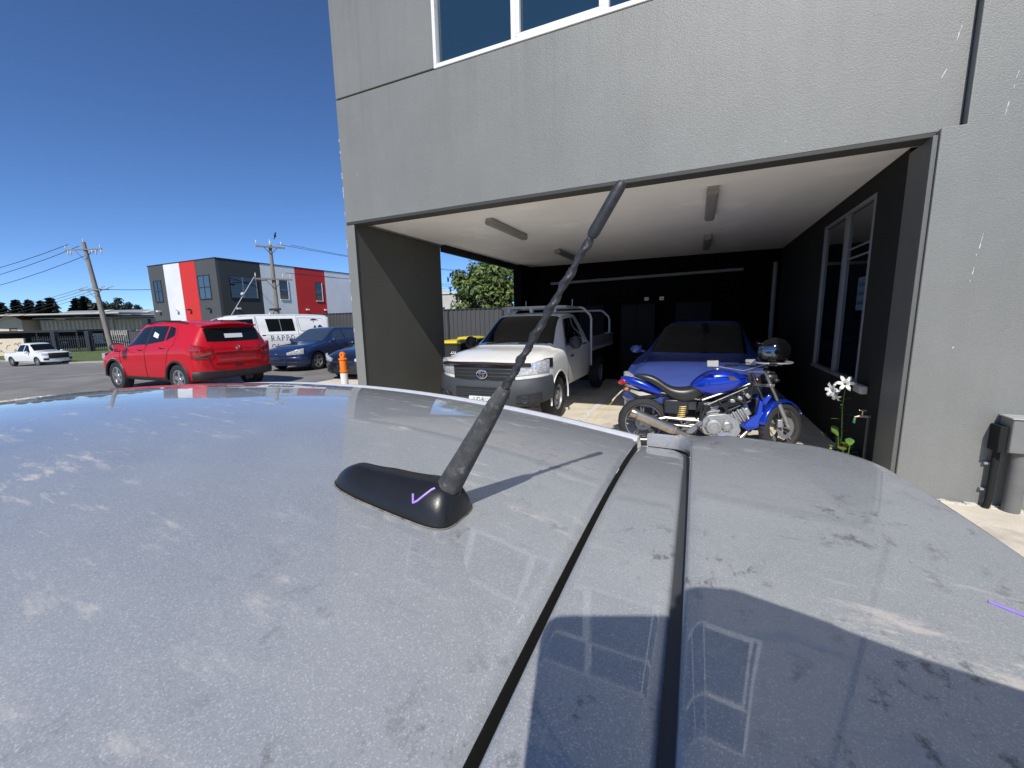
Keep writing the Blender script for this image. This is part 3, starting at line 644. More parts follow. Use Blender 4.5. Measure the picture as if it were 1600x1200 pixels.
# ---------------------------------------------------------------- white van
van = empty('white_van', (-16.85, 9.96, 0.0), math.radians(248.7), 'white work van with dark blue lettering parked behind the red SUV', 'van', scale=1.03)
P_white = paint('van_white', (.78, .78, .76), .4, dirt=.06)
B = Body(1.20, -3.80, 1.86, [(-3.80, 1.70), (-3.76, 1.86), (-3.6, 1.93), (-2.4, 1.975), (-1.2, 1.97), (-.35, 1.935), (.10, 1.82), (.60, 1.42), (.80, 1.22), (.97, 1.10), (1.20, .85)],
         [(-3.8, 1.18), (-1, 1.18), (.2, 1.12), (1.2, .80)], [(-3.8, .72), (-1, .73), (-.05, .70), (.85, .75), (1.2, .7)], sill=.32, lf=.55, lr=.25, nf=3.0, nr=4.0, rd=.10)
B.mesh('body', P_white, van, ((.30, .33), (-2.55, .33)), .40)
for sd_ in (1, -1):
    B.patch('side_window', M_glass, van, [(-.95, 6.3), (.20, 6.3), (-.20, 7.75), (-.95, 7.75)], sd_)
    B.patch('side_window', M_glass, van, [(-2.38, 6.3), (-1.42, 6.3), (-1.36, 7.72), (-2.34, 7.72)], sd_)
    B.patch('side_panel', P_white, van, [(-3.55, 6.3), (-2.60, 6.3), (-2.56, 7.75), (-3.50, 7.75)], sd_, off=.012)
    B.seam(van, [(-3.55, 6.25), (-2.58, 6.25), (-2.53, 7.8), (-3.50, 7.8), (-3.55, 6.25)], sd_, .012)
    B.seam(van, [(-1.88, 6.3), (-1.85, 7.72)], sd_, .02, M_alu, 'window_bar', .006)
    B.seam(van, [(-1.05, 8.0), (-1.10, 6), (-1.08, .6), (-2.5, .6)], sd_, .012); B.seam(van, [(-2.48, 8.0), (-2.5, 5), (-2.5, 3)], sd_, .01); B.seam(van, [(.3, 5.8), (.32, 3.6), (-.2, .6), (-1.0, .6), (-1.02, 8)], sd_, .01)
    B.seam(van, [(-3.6, 5.2), (-1.2, 5.2)], sd_, .014, M_greyp, 'side_crease'); B.seam(van, [(-3.7, 8.55), (-.5, 8.5)], sd_, .012, M_seam, 'gutter')
    B.patch('handle_recess', M_blackp, van, [(-1.30, 4.85), (-1.18, 4.85), (-1.18, 5.7), (-1.30, 5.7)], sd_, 2, 2, .006)
    mirror(van, (.28, sd_ * .95, 1.2), sd_, M_blackp, (.14, .2, .28))
    for wx in (.30, -2.55): wheel(van, wx, sd_ * .80, .33, .2, sd_, 'steel', .62)
    B.band('headlamp', M_lamp, van, sd_ * .45, sd_ * .90, .82, 1.0, True, .008); B.band('tail_lamp', M_redl, van, sd_ * .80, sd_ * .925, .8, 1.3, False, .008)
B.screen('windscreen', M_glass, van, .77, .12, 8.2); B.band('bumper', M_greyp, van, -.92, .92, .34, .6, True, .02, 30)
MB().tube([(-.05, y, 1.93 - .05 * (y / .6) ** 2) for y in [k * .1 - .6 for k in range(13)]], [.012] + [.03] * 11 + [.012], 8, flat=.5).build('sun_visor', mat('smoke_visor', (.03, .035, .045), .2), van)
MB().tube([(-1.6, .55, 1.95), (-1.6, .56, 2.03)], .02, 8).build('roof_vent', M_white, van)
# lettering, serif capitals built stroke by stroke
def serif_word(word, h, B, parent, x0, zc, side, m, gap=.06):
    W_ = {'R': .66, 'A': .74, 'P': .60, 'O': .76, 'C': .70, 'L': .58}
    def strokes(c):
        st = []; bowl = lambda cx, cy, rx, ry, a0, a1, w_=.10: st.append(([(cx + rx * math.cos(a0 + (a1 - a0) * k / 12), cy + ry * math.sin(a0 + (a1 - a0) * k / 12)) for k in range(13)], w_))
        w_ = W_[c]
        if c in 'RPL': st.append(([(.14, 0), (.14, 1)], .13)); st.append(([(0, .02), (.28, .02)], .05)); st.append(([(0, .98), (.28, .98)], .05))
        if c in 'RP': st.append(([(.14, .97), (.30, .97)], .06)); st.append(([(.14, .48), (.30, .48)], .06)); bowl(.30, .725, .22, .245, -PI / 2, PI / 2)
        if c == 'R': st.append(([(.30, .48), (.60, .02)], .12)); st.append(([(.52, .02), (.68, .02)], .05))
        if c == 'A': st.append(([(.08, .02), (.36, 1)], .06)); st.append(([(.36, 1), (.66, .02)], .13)); st.append(([(.2, .35), (.54, .35)], .05)); st.append(([(0, .02), (.2, .02)], .05)); st.append(([(.54, .02), (.78, .02)], .05))
        if c == 'O': bowl(.38, .5, .33, .48, 0, 2 * PI, .10)
        if c == 'C': bowl(.38, .5, .33, .48, .6, 2 * PI - .6, .10); st.append(([(.64, .72), (.64, .92)], .05))
        if c == 'L': st.append(([(.14, .02), (.55, .02)], .06)); st.append(([(.55, .0), (.56, .25)], .05))
        return st, w_
    x = 0
    for ch in word:
        b = MB(); st, w_ = strokes(ch)
        for pts, wd in st:
            for (ax, ay), (bx_, by_) in zip(pts[:-1], pts[1:]):
                d = Vector((bx_ - ax, by_ - ay)); 
                if d.length < 1e-6: continue
                d.normalize(); nx, ny = -d.y * wd / 2, d.x * wd / 2; e = .012; q = [(ax - d.x * e + nx, ay - d.y * e + ny), (ax - d.x * e - nx, ay - d.y * e - ny), (bx_ + d.x * e - nx, by_ + d.y * e - ny), (bx_ + d.x * e + nx, by_ + d.y * e + ny)]
                vs = []
                for (u, v) in q:
                    X = x0 - (x + u * h); Z = zc + v * h
                    # find t for this height
                    p = B.sec(X); yy = max(a_[0] for a_ in p)
                    for i in range(6):
                        if p[i][1] <= Z <= p[i + 1][1]: yy = lerp(p[i][0], p[i + 1][0], (Z - p[i][1]) / (p[i + 1][1] - p[i][1]))
                    vs.append((X, side * (yy + .006), Z))
                b.add(vs, [(0, 1, 2, 3)])
        b.build('letter', m, parent, ang=None, weld=False); x += w_ * h + gap
M_navy = mat('navy_vinyl', (.02, .025, .09), .4)
serif_word('RAPPO', .20, B, van, -1.46, .93, 1, M_navy, .045)
serif_word('CL', .20, B, van, -1.46, .60, 1, M_navy, .06)
# dark blue emblem on the rear panel: a cap over bent shoulders
def vp(x, t): return tuple(B.S(x, t, 1) + B.N(x, t, 1) * .018)
for poly in ([(-3.02, 7.62), (-3.12, 7.72), (-3.24, 7.66), (-3.33, 7.5), (-3.2, 7.52), (-3.1, 7.48), (-3.0, 7.5)], [(-3.08, 6.62), (-3.14, 6.95), (-3.2, 6.75), (-3.2, 6.5)], [(-3.26, 6.5), (-3.27, 6.85), (-3.36, 7.0), (-3.46, 6.7), (-3.48, 6.5)], [(-3.10, 7.42), (-3.12, 7.2), (-3.14, 7.42)]):
    MB().add([vp(*q) for q in poly], [tuple(range(len(poly)))]).build('emblem', M_navy, van, ang=None)

# ---------------------------------------------------------------- dark blue hatchback beside the van
def hatch(name, loc, yaw, P, label, cat='car', glass=None, scale=None, plate=None):
    o = empty(name, loc, math.radians(yaw), label, cat, scale=scale); glass = glass or M_glass
    B = Body(.90, -3.42, 1.80, [(-3.42, .98), (-3.36, 1.08), (-3.0, 1.32), (-2.75, 1.41), (-2.2, 1.455), (-1.55, 1.465), (-1.2, 1.425), (-.7, 1.16), (-.36, .975), (-.22, .945), (.3, .87), (.68, .75), (.85, .64), (.90, .56)],
             [(-3.4, .96), (-2.2, .95), (-1, .92), (-.3, .90), (.9, .55)], [(-3.42, .55), (-2.5, .56), (-1.4, .575), (-.32, .70), (.2, .74), (.9, .66)], sill=[(-3.42, .32), (-3, .22), (.5, .20), (.90, .22)], lf=.62, lr=.35, nf=2.4, nr=3.0, rd=.065)
    B.mesh('body', P, o, ((0, .315), (-2.64, .315)), .36)
    for sd_ in (1, -1):
        B.patch('side_window', glass, o, [(-1.50, 6.25), (-.62, 6.3), (-1.12, 7.82), (-1.50, 7.85)], sd_)
        B.patch('side_window', glass, o, [(-2.42, 6.3), (-1.58, 6.25), (-1.58, 7.85), (-2.36, 7.8)], sd_)
        B.patch('side_window', glass, o, [(-2.86, 6.7), (-2.48, 6.3), (-2.42, 7.8), (-2.62, 7.7)], sd_)
        B.seam(o, [(-.52, 6.2), (-.50, 3.4), (-.55, .6), (-1.50, .6), (-1.54, 6.2), (-1.54, 8)], sd_); B.seam(o, [(-1.55, .6), (-2.2, .6), (-2.45, 4), (-2.46, 6.2)], sd_)
        handle(B, o, -1.35, 5.1, sd_, P); handle(B, o, -2.28, 5.2, sd_, P)
        mirror(o, (-.74, sd_ * .88, .99), sd_, P, (.13, .2, .14))
        wheel(o, 0, sd_ * .785, .315, .2, sd_, 'alloy', .67, 5); wheel(o, -2.64, sd_ * .785, .315, .2, sd_, 'alloy', .67, 5)
        B.band('headlamp', M_lamp, o, sd_ * .40, sd_ * .835, lambda y: lerp(.57, .60, (abs(y) - .4) / .43), lambda y: lerp(.655, .79, (abs(y) - .4) / .43), True, .014)
        B.band('fog_recess', M_blackp, o, sd_ * .40, sd_ * .70, .27, .35, True, .008)
        B.band('tail_lamp', M_redl, o, sd_ * .6, sd_ * .89, .85, 1.05, False, .01)
    B.screen('windscreen', glass, o, -.40, -1.17, 8.1, -.10); B.screen('rear_window', glass, o, -3.30, -2.9, 8.3)
    B.band('upper_grille', M_blackp, o, -.34, .34, .52, .585, True, .010); B.band('lower_grille', M_blackp, o, -.36, .36, .26, .38, True, .010)
    B.band('bumper_line', P, o, -.88, .88, .40, .50, True, .016, 30, .006); B.band('plate', plate or M_plate, o, -.19, .19, .385, .49, True, .030, 4)
    ba = MB(); ba.ball((.905, 0, .605), (.012, .055, .025)); ba.build('badge', M_chrome, o)
    MB().tube([(-.45, -.45, .965), (-.5, .1, .995)], .007, 6).build('wiper', M_blackp, o); MB().tube([(-.45, .1, .975), (-.5, .6, .975)], .007, 6).build('wiper', M_blackp, o)
    return o, B
P_navy = paint('navy_paint', (.014, .030, .105), .32, .25)
hatch('blue_hatchback', (-12.95, 10.2, 0), -83.3, P_navy, 'dark blue hatchback parked nose-out between the van and the grey pillar', glass=M_glassb, plate=P_navy)
P_ink = paint('black_blue_paint', (.006, .010, .022), .3, .2)
hatch('dark_sedan', (-9.10, 9.35, -.03), -84, P_ink, 'almost black car whose nose shows beside the orange bollard', scale=.98, plate=M_blackp)
P_blue = paint('mid_blue_paint', (.055, .095, .36), .36, .25, .06)
blue, BB = hatch('carport_hatchback', (-.02, 6.62, 0), -95, P_blue, 'mid blue hatchback in the dark car bay behind the motorcycle', scale=1.03)

# ---------------------------------------------------------------- white ute in the car bay
ute = empty('white_ute', (-2.82, 6.15, .03), math.radians(-90.3), 'white single cab tray ute with grey bumper parked in the car bay', 'ute', scale=1.01)
P_ute = paint('ute_white', (.80, .79, .76), .38, dirt=.04)
B = Body(.90, -1.96, 1.78, [(-1.96, 1.50), (-1.93, 1.60), (-1.8, 1.655), (-1.4, 1.675), (-1.05, 1.655), (-.88, 1.61), (-.22, 1.165), (-.08, 1.12), (.35, 1.075), (.65, 1.0), (.82, .94), (.90, .90)],
         [(-1.96, 1.10), (-.6, 1.07), (-.1, 1.05), (.4, .99), (.9, .82)], [(-1.96, .60), (-1.2, .60), (-.9, .585), (-.18, .70), (.2, .76), (.9, .74)], sill=[(-1.96, .42), (.35, .42), (.5, .55), (.90, .56)], lf=.60, lr=.10, nf=3.0, nr=4.5, rd=.055)
B.mesh('cab', P_ute, ute, ((0, .34),), .415, .3)
for sd_ in (1, -1):
    B.patch('side_window', M_glass, ute, [(-1.62, 6.3), (-.50, 6.3), (-.98, 7.80), (-1.55, 7.8)], sd_)
    B.seam(ute, [(-.42, 6.2), (-.40, 3.5), (-.48, .6), (-1.72, .6), (-1.78, 3), (-1.76, 6.2), (-1.66, 7.9), (-1.0, 7.95), (-.42, 6.2)], sd_)
    handle(B, ute, -1.55, 5.4, sd_, M_blackp); mirror(ute, (-.50, sd_ * .90, 1.14), sd_, M_blackp, (.16, .22, .22))
    wheel(ute, 0, sd_ * .76, .335, .205, sd_, 'steel', .60); wheel(ute, -3.05, sd_ * .76, .335, .205, sd_, 'steel', .60)
    B.band('headlamp', M_lamp, ute, sd_ * .50, sd_ * .875, lambda y: lerp(.76, .80, (abs(y) - .5) / .375), lambda y: lerp(.885, .985, (abs(y) - .5) / .375), True, .016)
    B.band('lamp_corner', M_blackp, ute, sd_ * .862, sd_ * .889, .86, .99, True, .010, 8)
    B.band('fog_bezel', M_blackp, ute, sd_ * .52, sd_ * .80, lambda y: .38, lambda y: lerp(.50, .54, (abs(y) - .5) / .3), True, .074, 10, 0, 0, .07)
    fx = B.ox(.65) + .085; f_ = MB(); f_.lathe([(.0, .0), (.05, .0), (.062, .012), (.068, 0)], (0, 0, 0), 'x', 18)
    for k in (-1, 0, 1): f_.box((.008, 0, k * .025), (.012, .10, .01))
    fo = f_.build('fog_lamp', M_greyp, ute); fo.location = (fx, sd_ * .65, .455); fo.rotation_euler = (0, 0, sd_ * .35)
    for bx_, bw in ((-.56, .025), (-.64, .05), (-.71, .045)): MB().box((bx_, sd_ * .8935, .93), (bw, .004, .035)).build('door_mark', M_blackp, ute)
    B.patch('mud_flap', M_greyp, ute, [(-.47, 0), (-.43, 0), (-.43, 2), (-.47, 2)], sd_, 2, 2, .01)
    for wx in (0,):
        pts = []
        for k in range(15):
            a = PI * (-.05 + 1.1 * k / 14); x = wx + .42 * math.cos(a); pts.append((x, sd_ * (B.hw(x) * .992 + .003), .34 + .42 * math.sin(a)))
        MB().tube(pts, .014, 6).build('arch_lip', P_ute, ute)
B.screen('windscreen', M_glass, ute, -.24, -.87, 8.12, -.03)
MB().tube([(-.18, -.5, 1.155), (-.24, .05, 1.19)], .008, 6).build('wiper', M_blackp, ute); MB().tube([(-.18, .1, 1.165), (-.24, .6, 1.165)], .008, 6).build('wiper', M_blackp, ute)
# bonnet protector, grille with bars and round emblem
B.band('bonnet_protector', mat('brown_tint_plastic', (.030, .016, .012), .15, coat=1), ute, -.70, .70, lambda y: .905 - .02 * abs(y), lambda y: .955 - .015 * abs(y), True, .045, 30, .012)
B.band('grille', M_blackp, ute, -.50, .50, .695, .895, True, .006)
for z in (.735, .785, .84): B.band('grille_bar', mat('grille_black', (.028, .029, .031), .4), ute, -.47, .47, z, z + .026, True, .018, 20)
eb = MB()
def ell(rx, rz, cz=0, cy=0, r=.007, x=.932): eb.tube([(x, cy + rx * math.cos(k * PI / 14), .785 + cz + rz * math.sin(k * PI / 14)) for k in range(29)], r, 6)
ell(.085, .062, 0, 0, .010); ell(.028, .056, .002, 0, .007, .936); ell(.062, .022, .028, 0, .007, .936)
eb.build('emblem', M_chrome, ute)
MB().lathe([(0, 0), (.06, 0)], (.926, 0, .785), 'x', 18).build('emblem_back', M_blackp, ute)
B.band('bumper', M_greyp, ute, -.885, .885, lambda y: .30 + .10 * (abs(y) / .885) ** 3, lambda y: .69 + .06 * (abs(y) / .885) ** 2, True, .035, 40, .03, 0, .14)
B.band('lower_grille', M_blackp, ute, -.42, .42, .455, .60, True, .074, 20)
for z in (.475, .51, .545): B.band('lower_bar', M_greyp, ute, -.41, .41, z, z + .012, True, .080, 16)
B.band('under_tray', M_blackp, ute, -.8, .8, .22, .31, True, .0, 30)
pl = B.band('number_plate', M_plate, ute, -.187, .187, .375, .475, True, .095, 4, 0, 0, .02)
text('plate_text', '1UD\u00b78LU', .085, M_ink, pl, (.9985, 0, .425), (PI / 2, 0, PI / 2), .001, .80)
MB().b2((.955, -.06, .466), (.975, .06, .477)).build('plate_bracket', M_blackp, ute)
# rack over the cab and the tray
M_rack = mat('rack_grey', (.52, .51, .49), .45, metal=.3, var=.05)
def hoop(x, w_, h, z0, name, r=.024): return MB().tube([(x, -w_, z0), (x, -w_, h - .22), (x, -w_ + .03, h - .14), (x, -w_ + .16, h - .02), (x, -w_ + .22, h), (x, w_ - .22, h), (x, w_ - .16, h - .02), (x, w_ - .03, h - .14), (x, w_, h - .22), (x, w_, z0)], r, 8).build(name, M_rack, ute)
hoop(-2.02, .88, 1.76, .62, 'head_rack'); hoop(-3.95, .86, 1.72, 1.02, 'rear_rack')
MB().tube([(-2.02, -.62, 1.755), (-1.15, -.62, 1.765), (-1.05, -.5, 1.765), (-1.05, .5, 1.765), (-1.15, .62, 1.765), (-2.02, .62, 1.755)], .024, 8).build('roof_rack', M_rack, ute)
for y in (-.45, .0, .45):
    MB().b2((-1.09, y - .03, 1.665), (-1.02, y + .03, 1.76)).build('rack_foot', M_rack, ute, bevel=.006)
MB().b2((-4.25, -.90, .90), (-2.04, .90, .97)).build('tray_floor', M_rack, ute, bevel=.008)
for sd_ in (1, -1): MB().b2((-4.25, sd_ * .895, .971), (-2.06, sd_ * .87, 1.19)).build('drop_side', mat('tray_alloy', (.40, .41, .42), .4, metal=.6, var=.06), ute, bevel=.006)
MB().b2((-4.25, -.86, .971), (-4.22, .86, 1.19)).build('tailboard', MATS['tray_alloy'], ute)
MB().b2((-4.2, -.35, .50), (-1.9, -.25, .62)).build('chassis_rail', M_blackp, ute); MB().b2((-4.2, .25, .50), (-1.9, .35, .62)).build('chassis_rail', M_blackp, ute)
MB().cyl((-3.05, -.7, .335), (-3.05, .7, .335), .06).build('rear_axle', M_blackp, ute)
for y in (-.5, .5): MB().tube([(-2.0, y, 1.76), (-2.0, y, 1.93)], .008, 6).build('rack_pin', M_rack, ute)

# ---------------------------------------------------------------- small vehicles across the street
def far_car(name, loc, yaw, P, label, top, L, W, tray=False, group=None):
    o = empty(name, (loc[0], loc[1], gz(loc[0], loc[1]) + (loc[2] if len(loc) > 2 else 0)), math.radians(yaw), label, 'ute' if tray else 'car', group)
    h = L / 2
    B = Body(h, -h, W, top, [(-h, .98), (0, .98), (h, .8)] if not tray else [(-h, 1.06), (0, 1.06), (h, 1.0)], [(-h, .62), (0, .6), (h * .4, .66), (h, .7)], sill=.36, lf=.5, lr=.3, rd=.07)
    B.mesh('body', P, o, ((h - .95, .36), (-h + 1.05, .36)), .43)
    return o, B
topu = [(-2.65, 1.08), (-1.05, 1.10), (-.98, 1.14), (-.90, 1.66), (-.75, 1.78), (0, 1.83), (.45, 1.75), (1.1, 1.24), (1.3, 1.21), (2.2, 1.16), (2.55, 1.10), (2.65, .95)]
fu, B = far_car('parked_ute', (-48.6, 14.6, 0), 7, P_white, 'white twin cab ute parked at the kerb across the street', topu, 5.3, 1.87, True)
for sd_ in (1, -1):
    B.patch('side_window', M_glass, fu, [(.10, 6.3), (.95, 6.3), (.42, 7.8), (.10, 7.8)], sd_); B.patch('side_window', M_glass, fu, [(-.78, 6.3), (.02, 6.3), (.02, 7.8), (-.7, 7.8)], sd_)
    for x in (1.7, -1.6): wheel(fu, x, sd_ * .80, .38, .25, sd_, 'alloy', .6, 6)
    B.band('headlamp', M_lamp, fu, sd_ * .50, sd_ * .9, .88, 1.04, True, .012); B.band('fog_recess', M_blackp, fu, sd_ * .6, sd_ * .85, .5, .66, True, .01)
    mirror(fu, (.85, sd_ * .95, 1.1), sd_, P_white, (.15, .2, .2))
B.screen('windscreen', M_glass, fu, 1.08, .5, 8.1); B.band('grille', M_blackp, fu, -.60, .60, .62, 1.04, True, .016)
MB().b2((-2.5, -.7, 1.0), (-1.15, .7, 1.015)).build('tub_cover', M_blackp, fu)
topw = [(-2.3, 1.05), (-2.2, 1.3), (-2.0, 1.6), (-1.0, 1.72), (0, 1.72), (.3, 1.66), (.95, 1.15), (1.1, 1.1), (2.0, .98), (2.3, .75)]
tops = [(-2.3, .9), (-2.1, 1.02), (-1.6, 1.06), (-1.0, 1.36), (-.4, 1.45), (.2, 1.42), (.95, 1.02), (1.1, .98), (2.0, .86), (2.3, .65)]
for nm, loc, yaw, P, top, lab in (('parked_wagon', (-73.4, 25.6), -62, paint('charcoal_car', (.05, .055, .06), .35, .3), topw, 'charcoal grey wagon with a pale number plate behind the picket fence'),
                                  ('parked_sedan', (-69.0, 28.6), -60, P_white, tops, 'small white sedan parked just right of the leaning pole base'),
                                  ('parked_sedan', (-64.4, 30.0), -60, paint('mid_blue_car', (.03, .09, .22), .35, .3), tops, 'blue car parked behind the black gate post near the red SUV nose')):
    o, B = far_car(nm, loc, yaw, P, lab, top, 4.6, 1.82)
    for sd_ in (1, -1):
        B.patch('side_window', M_glass, o, [(-1.1, 6.4), (.75, 6.4), (.25, 7.7), (-.9, 7.7)], sd_)
        for x in (1.35, -1.25): wheel(o, x, sd_ * .78, .33, .22, sd_, 'alloy', .62)
        B.band('headlamp', M_lamp, o, sd_ * .5, sd_ * .88, .68, .8, True, .012)
    B.screen('windscreen', M_glass, o, .95, .33, 8.2); B.band('grille', M_blackp, o, -.4, .4, .5, .75, True, .012); B.band('number_plate', M_plate, o, -.2, .2, .42, .52, True, .03, 4)
# ================================================================ motorcycle
bike = empty('motorcycle', (-.50, 5.19, 0), math.radians(9.9), 'blue naked motorcycle with silver exhaust leaning on its stand in the sun', 'motorcycle')
bike.rotation_euler = (math.radians(-7), 0, math.radians(9.9))
P_bk = mat('metallic_blue_tank', (.004, .035, .42), .22, metal=.45, coat=1.0, coatr=.03, var=.05, scale=8)
M_vinyl = mat('black_vinyl', (.022, .021, .020), .34, bump=.2, bscale=200, bdist=.002, var=.15, scale=20)
M_cast = mat('cast_alloy', (.36, .355, .34), .42, metal=.65, var=.2, scale=25, bump=.2, bscale=120, bdist=.003)
M_polish = mat('polished_alloy', (.27, .265, .255), .38, metal=.85, var=.12, scale=18)
M_ti = mat('warm_steel', (.46, .38, .30), .28, metal=.9, var=.18, scale=14)
M_frame = mat('black_frame', (.02, .02, .021), .35, var=.1)
M_spring = mat('yellow_spring', (.60, .44, .12), .4)
def moto_wheel(x, z, r, wd, name, steer, front):
    R = r - .085
    hub = MB(); hub.lathe([(.03, -.06), (.045, -.05), (.045, .05), (.03, .06)], (0, 0, 0), 'y', 16)
    for k in range(5):
        a = k * 2 * PI / 5 + .4
        for da in (-.10, .10):
            p0 = Vector((.04 * math.cos(a), 0, .04 * math.sin(a))); p1 = Vector((R * math.cos(a + da), 0, R * math.sin(a + da))); hub.tube([p0, p1], [.014, .010], 6)
    hub.lathe([(R - .012, -wd * .40), (R + .006, -wd * .44), (R + .010, -wd * .40), (R - .004, 0), (R + .010, wd * .40), (R + .006, wd * .44), (R - .012, wd * .40), (R - .018, 0), (R - .012, -wd * .40)], (0, 0, 0), 'y', 40)
    o = hub.build(name, M_polish, bike); o.location = (x, 0, z); o.rotation_euler = (0, 0, steer)
    prof = [(R + .002, -wd * .44)] + [(R + .012 + .073 * math.sin(k * PI / 10), -wd * .5 * math.cos(k * PI / 10)) for k in range(11)] + [(R + .002, wd * .44)]
    MB().lathe(prof, (0, 0, 0), 'y', 44).build('tyre', M_tyre, o)
    tr = MB()
    for k in range(30):
        a = k * 2 * PI / 30
        for e in (-1, 1):
            p = [Vector(((r - .0115 * (q * 2) ** 2 + .0005) * math.cos(a + q * .12), e * wd * (.08 + q * .55), (r - .0115 * (q * 2) ** 2 + .0005) * math.sin(a + q * .12))) for q in (.0, .25, .5)]
            tr.tube(p, .0028, 4)
    tr.build('tread_groove', M_well, o)
    d = MB(); rd_ = .125 if front else .10
    d.lathe([(rd_ - .045, -.062), (rd_, -.062), (rd_, -.067), (rd_ - .045, -.067), (rd_ - .045, -.062)], (0, 0, 0), 'y', 32)
    for k in range(5): a = k * 2 * PI / 5; d.tube([(.04 * math.cos(a), -.055, .04 * math.sin(a)), ((rd_ - .04) * math.cos(a + .3), -.064, (rd_ - .04) * math.sin(a + .3))], .007, 5)
    d.build('brake_disc', M_steel, o); return o
moto_wheel(-.05, .305, .305, .145, 'wheel', 0, False)
ST = math.radians(30)
fwh = moto_wheel(1.47, .30, .30, .115, 'wheel', ST, True)
sv = Vector((-math.sin(ST), math.cos(ST), 0)); sf = Vector((math.cos(ST), math.sin(ST), 0))
FH = Vector((1.47, 0, .30)); TOPF = Vector((1.215, 0, .955))
# forks, clamps, caliper
for e in (-1, 1):
    a = FH + sv * e * .095 + sf * .02; c = TOPF + sv * e * .095
    MB().tube([a, lerp(a, c, .46)], [.026, .027], 12).build('fork_leg', M_cast, bike)
    MB().tube([lerp(a, c, .46), c], .0195, 12).build('fork_tube', M_polish, bike)
    MB().tube([lerp(a, c, .44), lerp(a, c, .48)], .030, 12).build('fork_seal', M_frame, bike)
cal = MB(); cq = FH + sv * -.075 - sf * .10 + Vector((0, 0, .055)); cal.box(cq, (.055, .05, .09)); cal.box(cq + sf * .03 + Vector((0, 0, -.02)), (.04, .03, .05)); cal.build('caliper', M_cast, bike, bevel=.008)
MB().tube([FH - sv * .12, FH + sv * .12], .014, 10).build('front_axle', M_steel, bike)
for t, h in ((.97, .03), (.74, .035)):
    c = lerp(FH, TOPF, t); M_ = Matrix.Rotation(ST, 3, 'Z'); MB().box(c, (.07, .25, h), M_).build('fork_clamp', M_cast, bike, bevel=.008)
# handlebar, mirrors, controls
hb = TOPF + Vector((-.01, 0, .05))
MB().tube([hb - sv * .34 - sf * .10 + Vector((0, 0, .015)), hb - sv * .2 - sf * .04 + Vector((0, 0, .02)), hb - sv * .08, hb + sv * .08, hb + sv * .2 - sf * .04 + Vector((0, 0, .02)), hb + sv * .34 - sf * .10 + Vector((0, 0, .015))], .011, 10).build('handlebar', M_frame, bike)
for e in (-1, 1):
    g0 = hb + sv * e * .22 - sf * .05 + Vector((0, 0, .018)); g1 = hb + sv * e * .36 - sf * .11 + Vector((0, 0, .014)); MB().tube([g0, g1], .017, 10).build('grip', M_vinyl, bike)
    l0 = g0 + sf * .05; MB().tube([l0, l0 + sv * e * .06 + sf * .015, g1 + sf * .06], .005, 6).build('brake_lever' if e < 0 else 'clutch_lever', M_polish, bike)
    m0 = g0 + Vector((0, 0, .01)); mc = m0 + sv * e * .10 + sf * .16 + Vector((0, 0, .04))
    mc = Vector((.67, -.30, 1.03)) if e < 0 else Vector((1.24, .34, 1.06))
    mo = MB().tube([m0, Vector((.99, -.27, .955)), mc + Vector((.05, .0, -.03)), mc] if e < 0 else [m0, lerp(m0, mc, .7), mc], .0055, 7).build('mirror', M_chrome, bike)
    fb = MB(); fb.box((0, 0, 0), (.02, .125, .078)); g_ = fb.build('mirror_housing', M_chrome, mo, bevel=.012); g_.location = mc; g_.rotation_euler = (0, math.radians(-12), math.radians(72 if e < 0 else 60))
    gl = MB().box((0, 0, 0), (.004, .11, .064)).build('mirror_glass', mat('mirror_face', (.62, .60, .55), .25, metal=.3), mo, bevel=.006); gl.location = mc - Vector((math.cos(math.radians(72)), math.sin(math.radians(72)), 0)) * .0125; gl.rotation_euler = g_.rotation_euler
hl = lerp(FH, TOPF, .86) + sf * .12; hh = MB(); Mh = Matrix.Rotation(ST, 3, 'Z')
hh.loft([[hl + Mh @ Vector((dx, r * math.cos(k * PI / 10), r * math.sin(k * PI / 10))) for k in range(20)] for dx, r in ((-.09, .03), (-.06, .07), (0, .09), (.03, .092))]); hh.build('headlight', M_frame, bike)
hh = MB(); hh.loft([[hl + Mh @ Vector((dx, r * math.cos(k * PI / 10), r * math.sin(k * PI / 10))) for k in range(20)] for dx, r in ((.031, .09), (.045, .075), (.052, .03))]); hh.build('headlight_lens', M_lamp, bike)
for e in (-1, 1):
    c = hl + sv * e * .13 - sf * .03 + Vector((0, 0, -.02)); MB().tube([hl + sv * e * .08 - sf * .03, c], .008, 6).ball(c, (.035, .022, .022)).build('indicator', M_amber if e > 0 else M_frame, bike)
for k, e in enumerate((-.045, .045)):
    c = TOPF + sf * .07 + sv * e + Vector((0, 0, .05)); MB().lathe([(0, -.02), (.03, -.02), (.036, .02), (.036, .028), (0, .028)], c, 'z', 16).build('gauge', M_frame, bike)
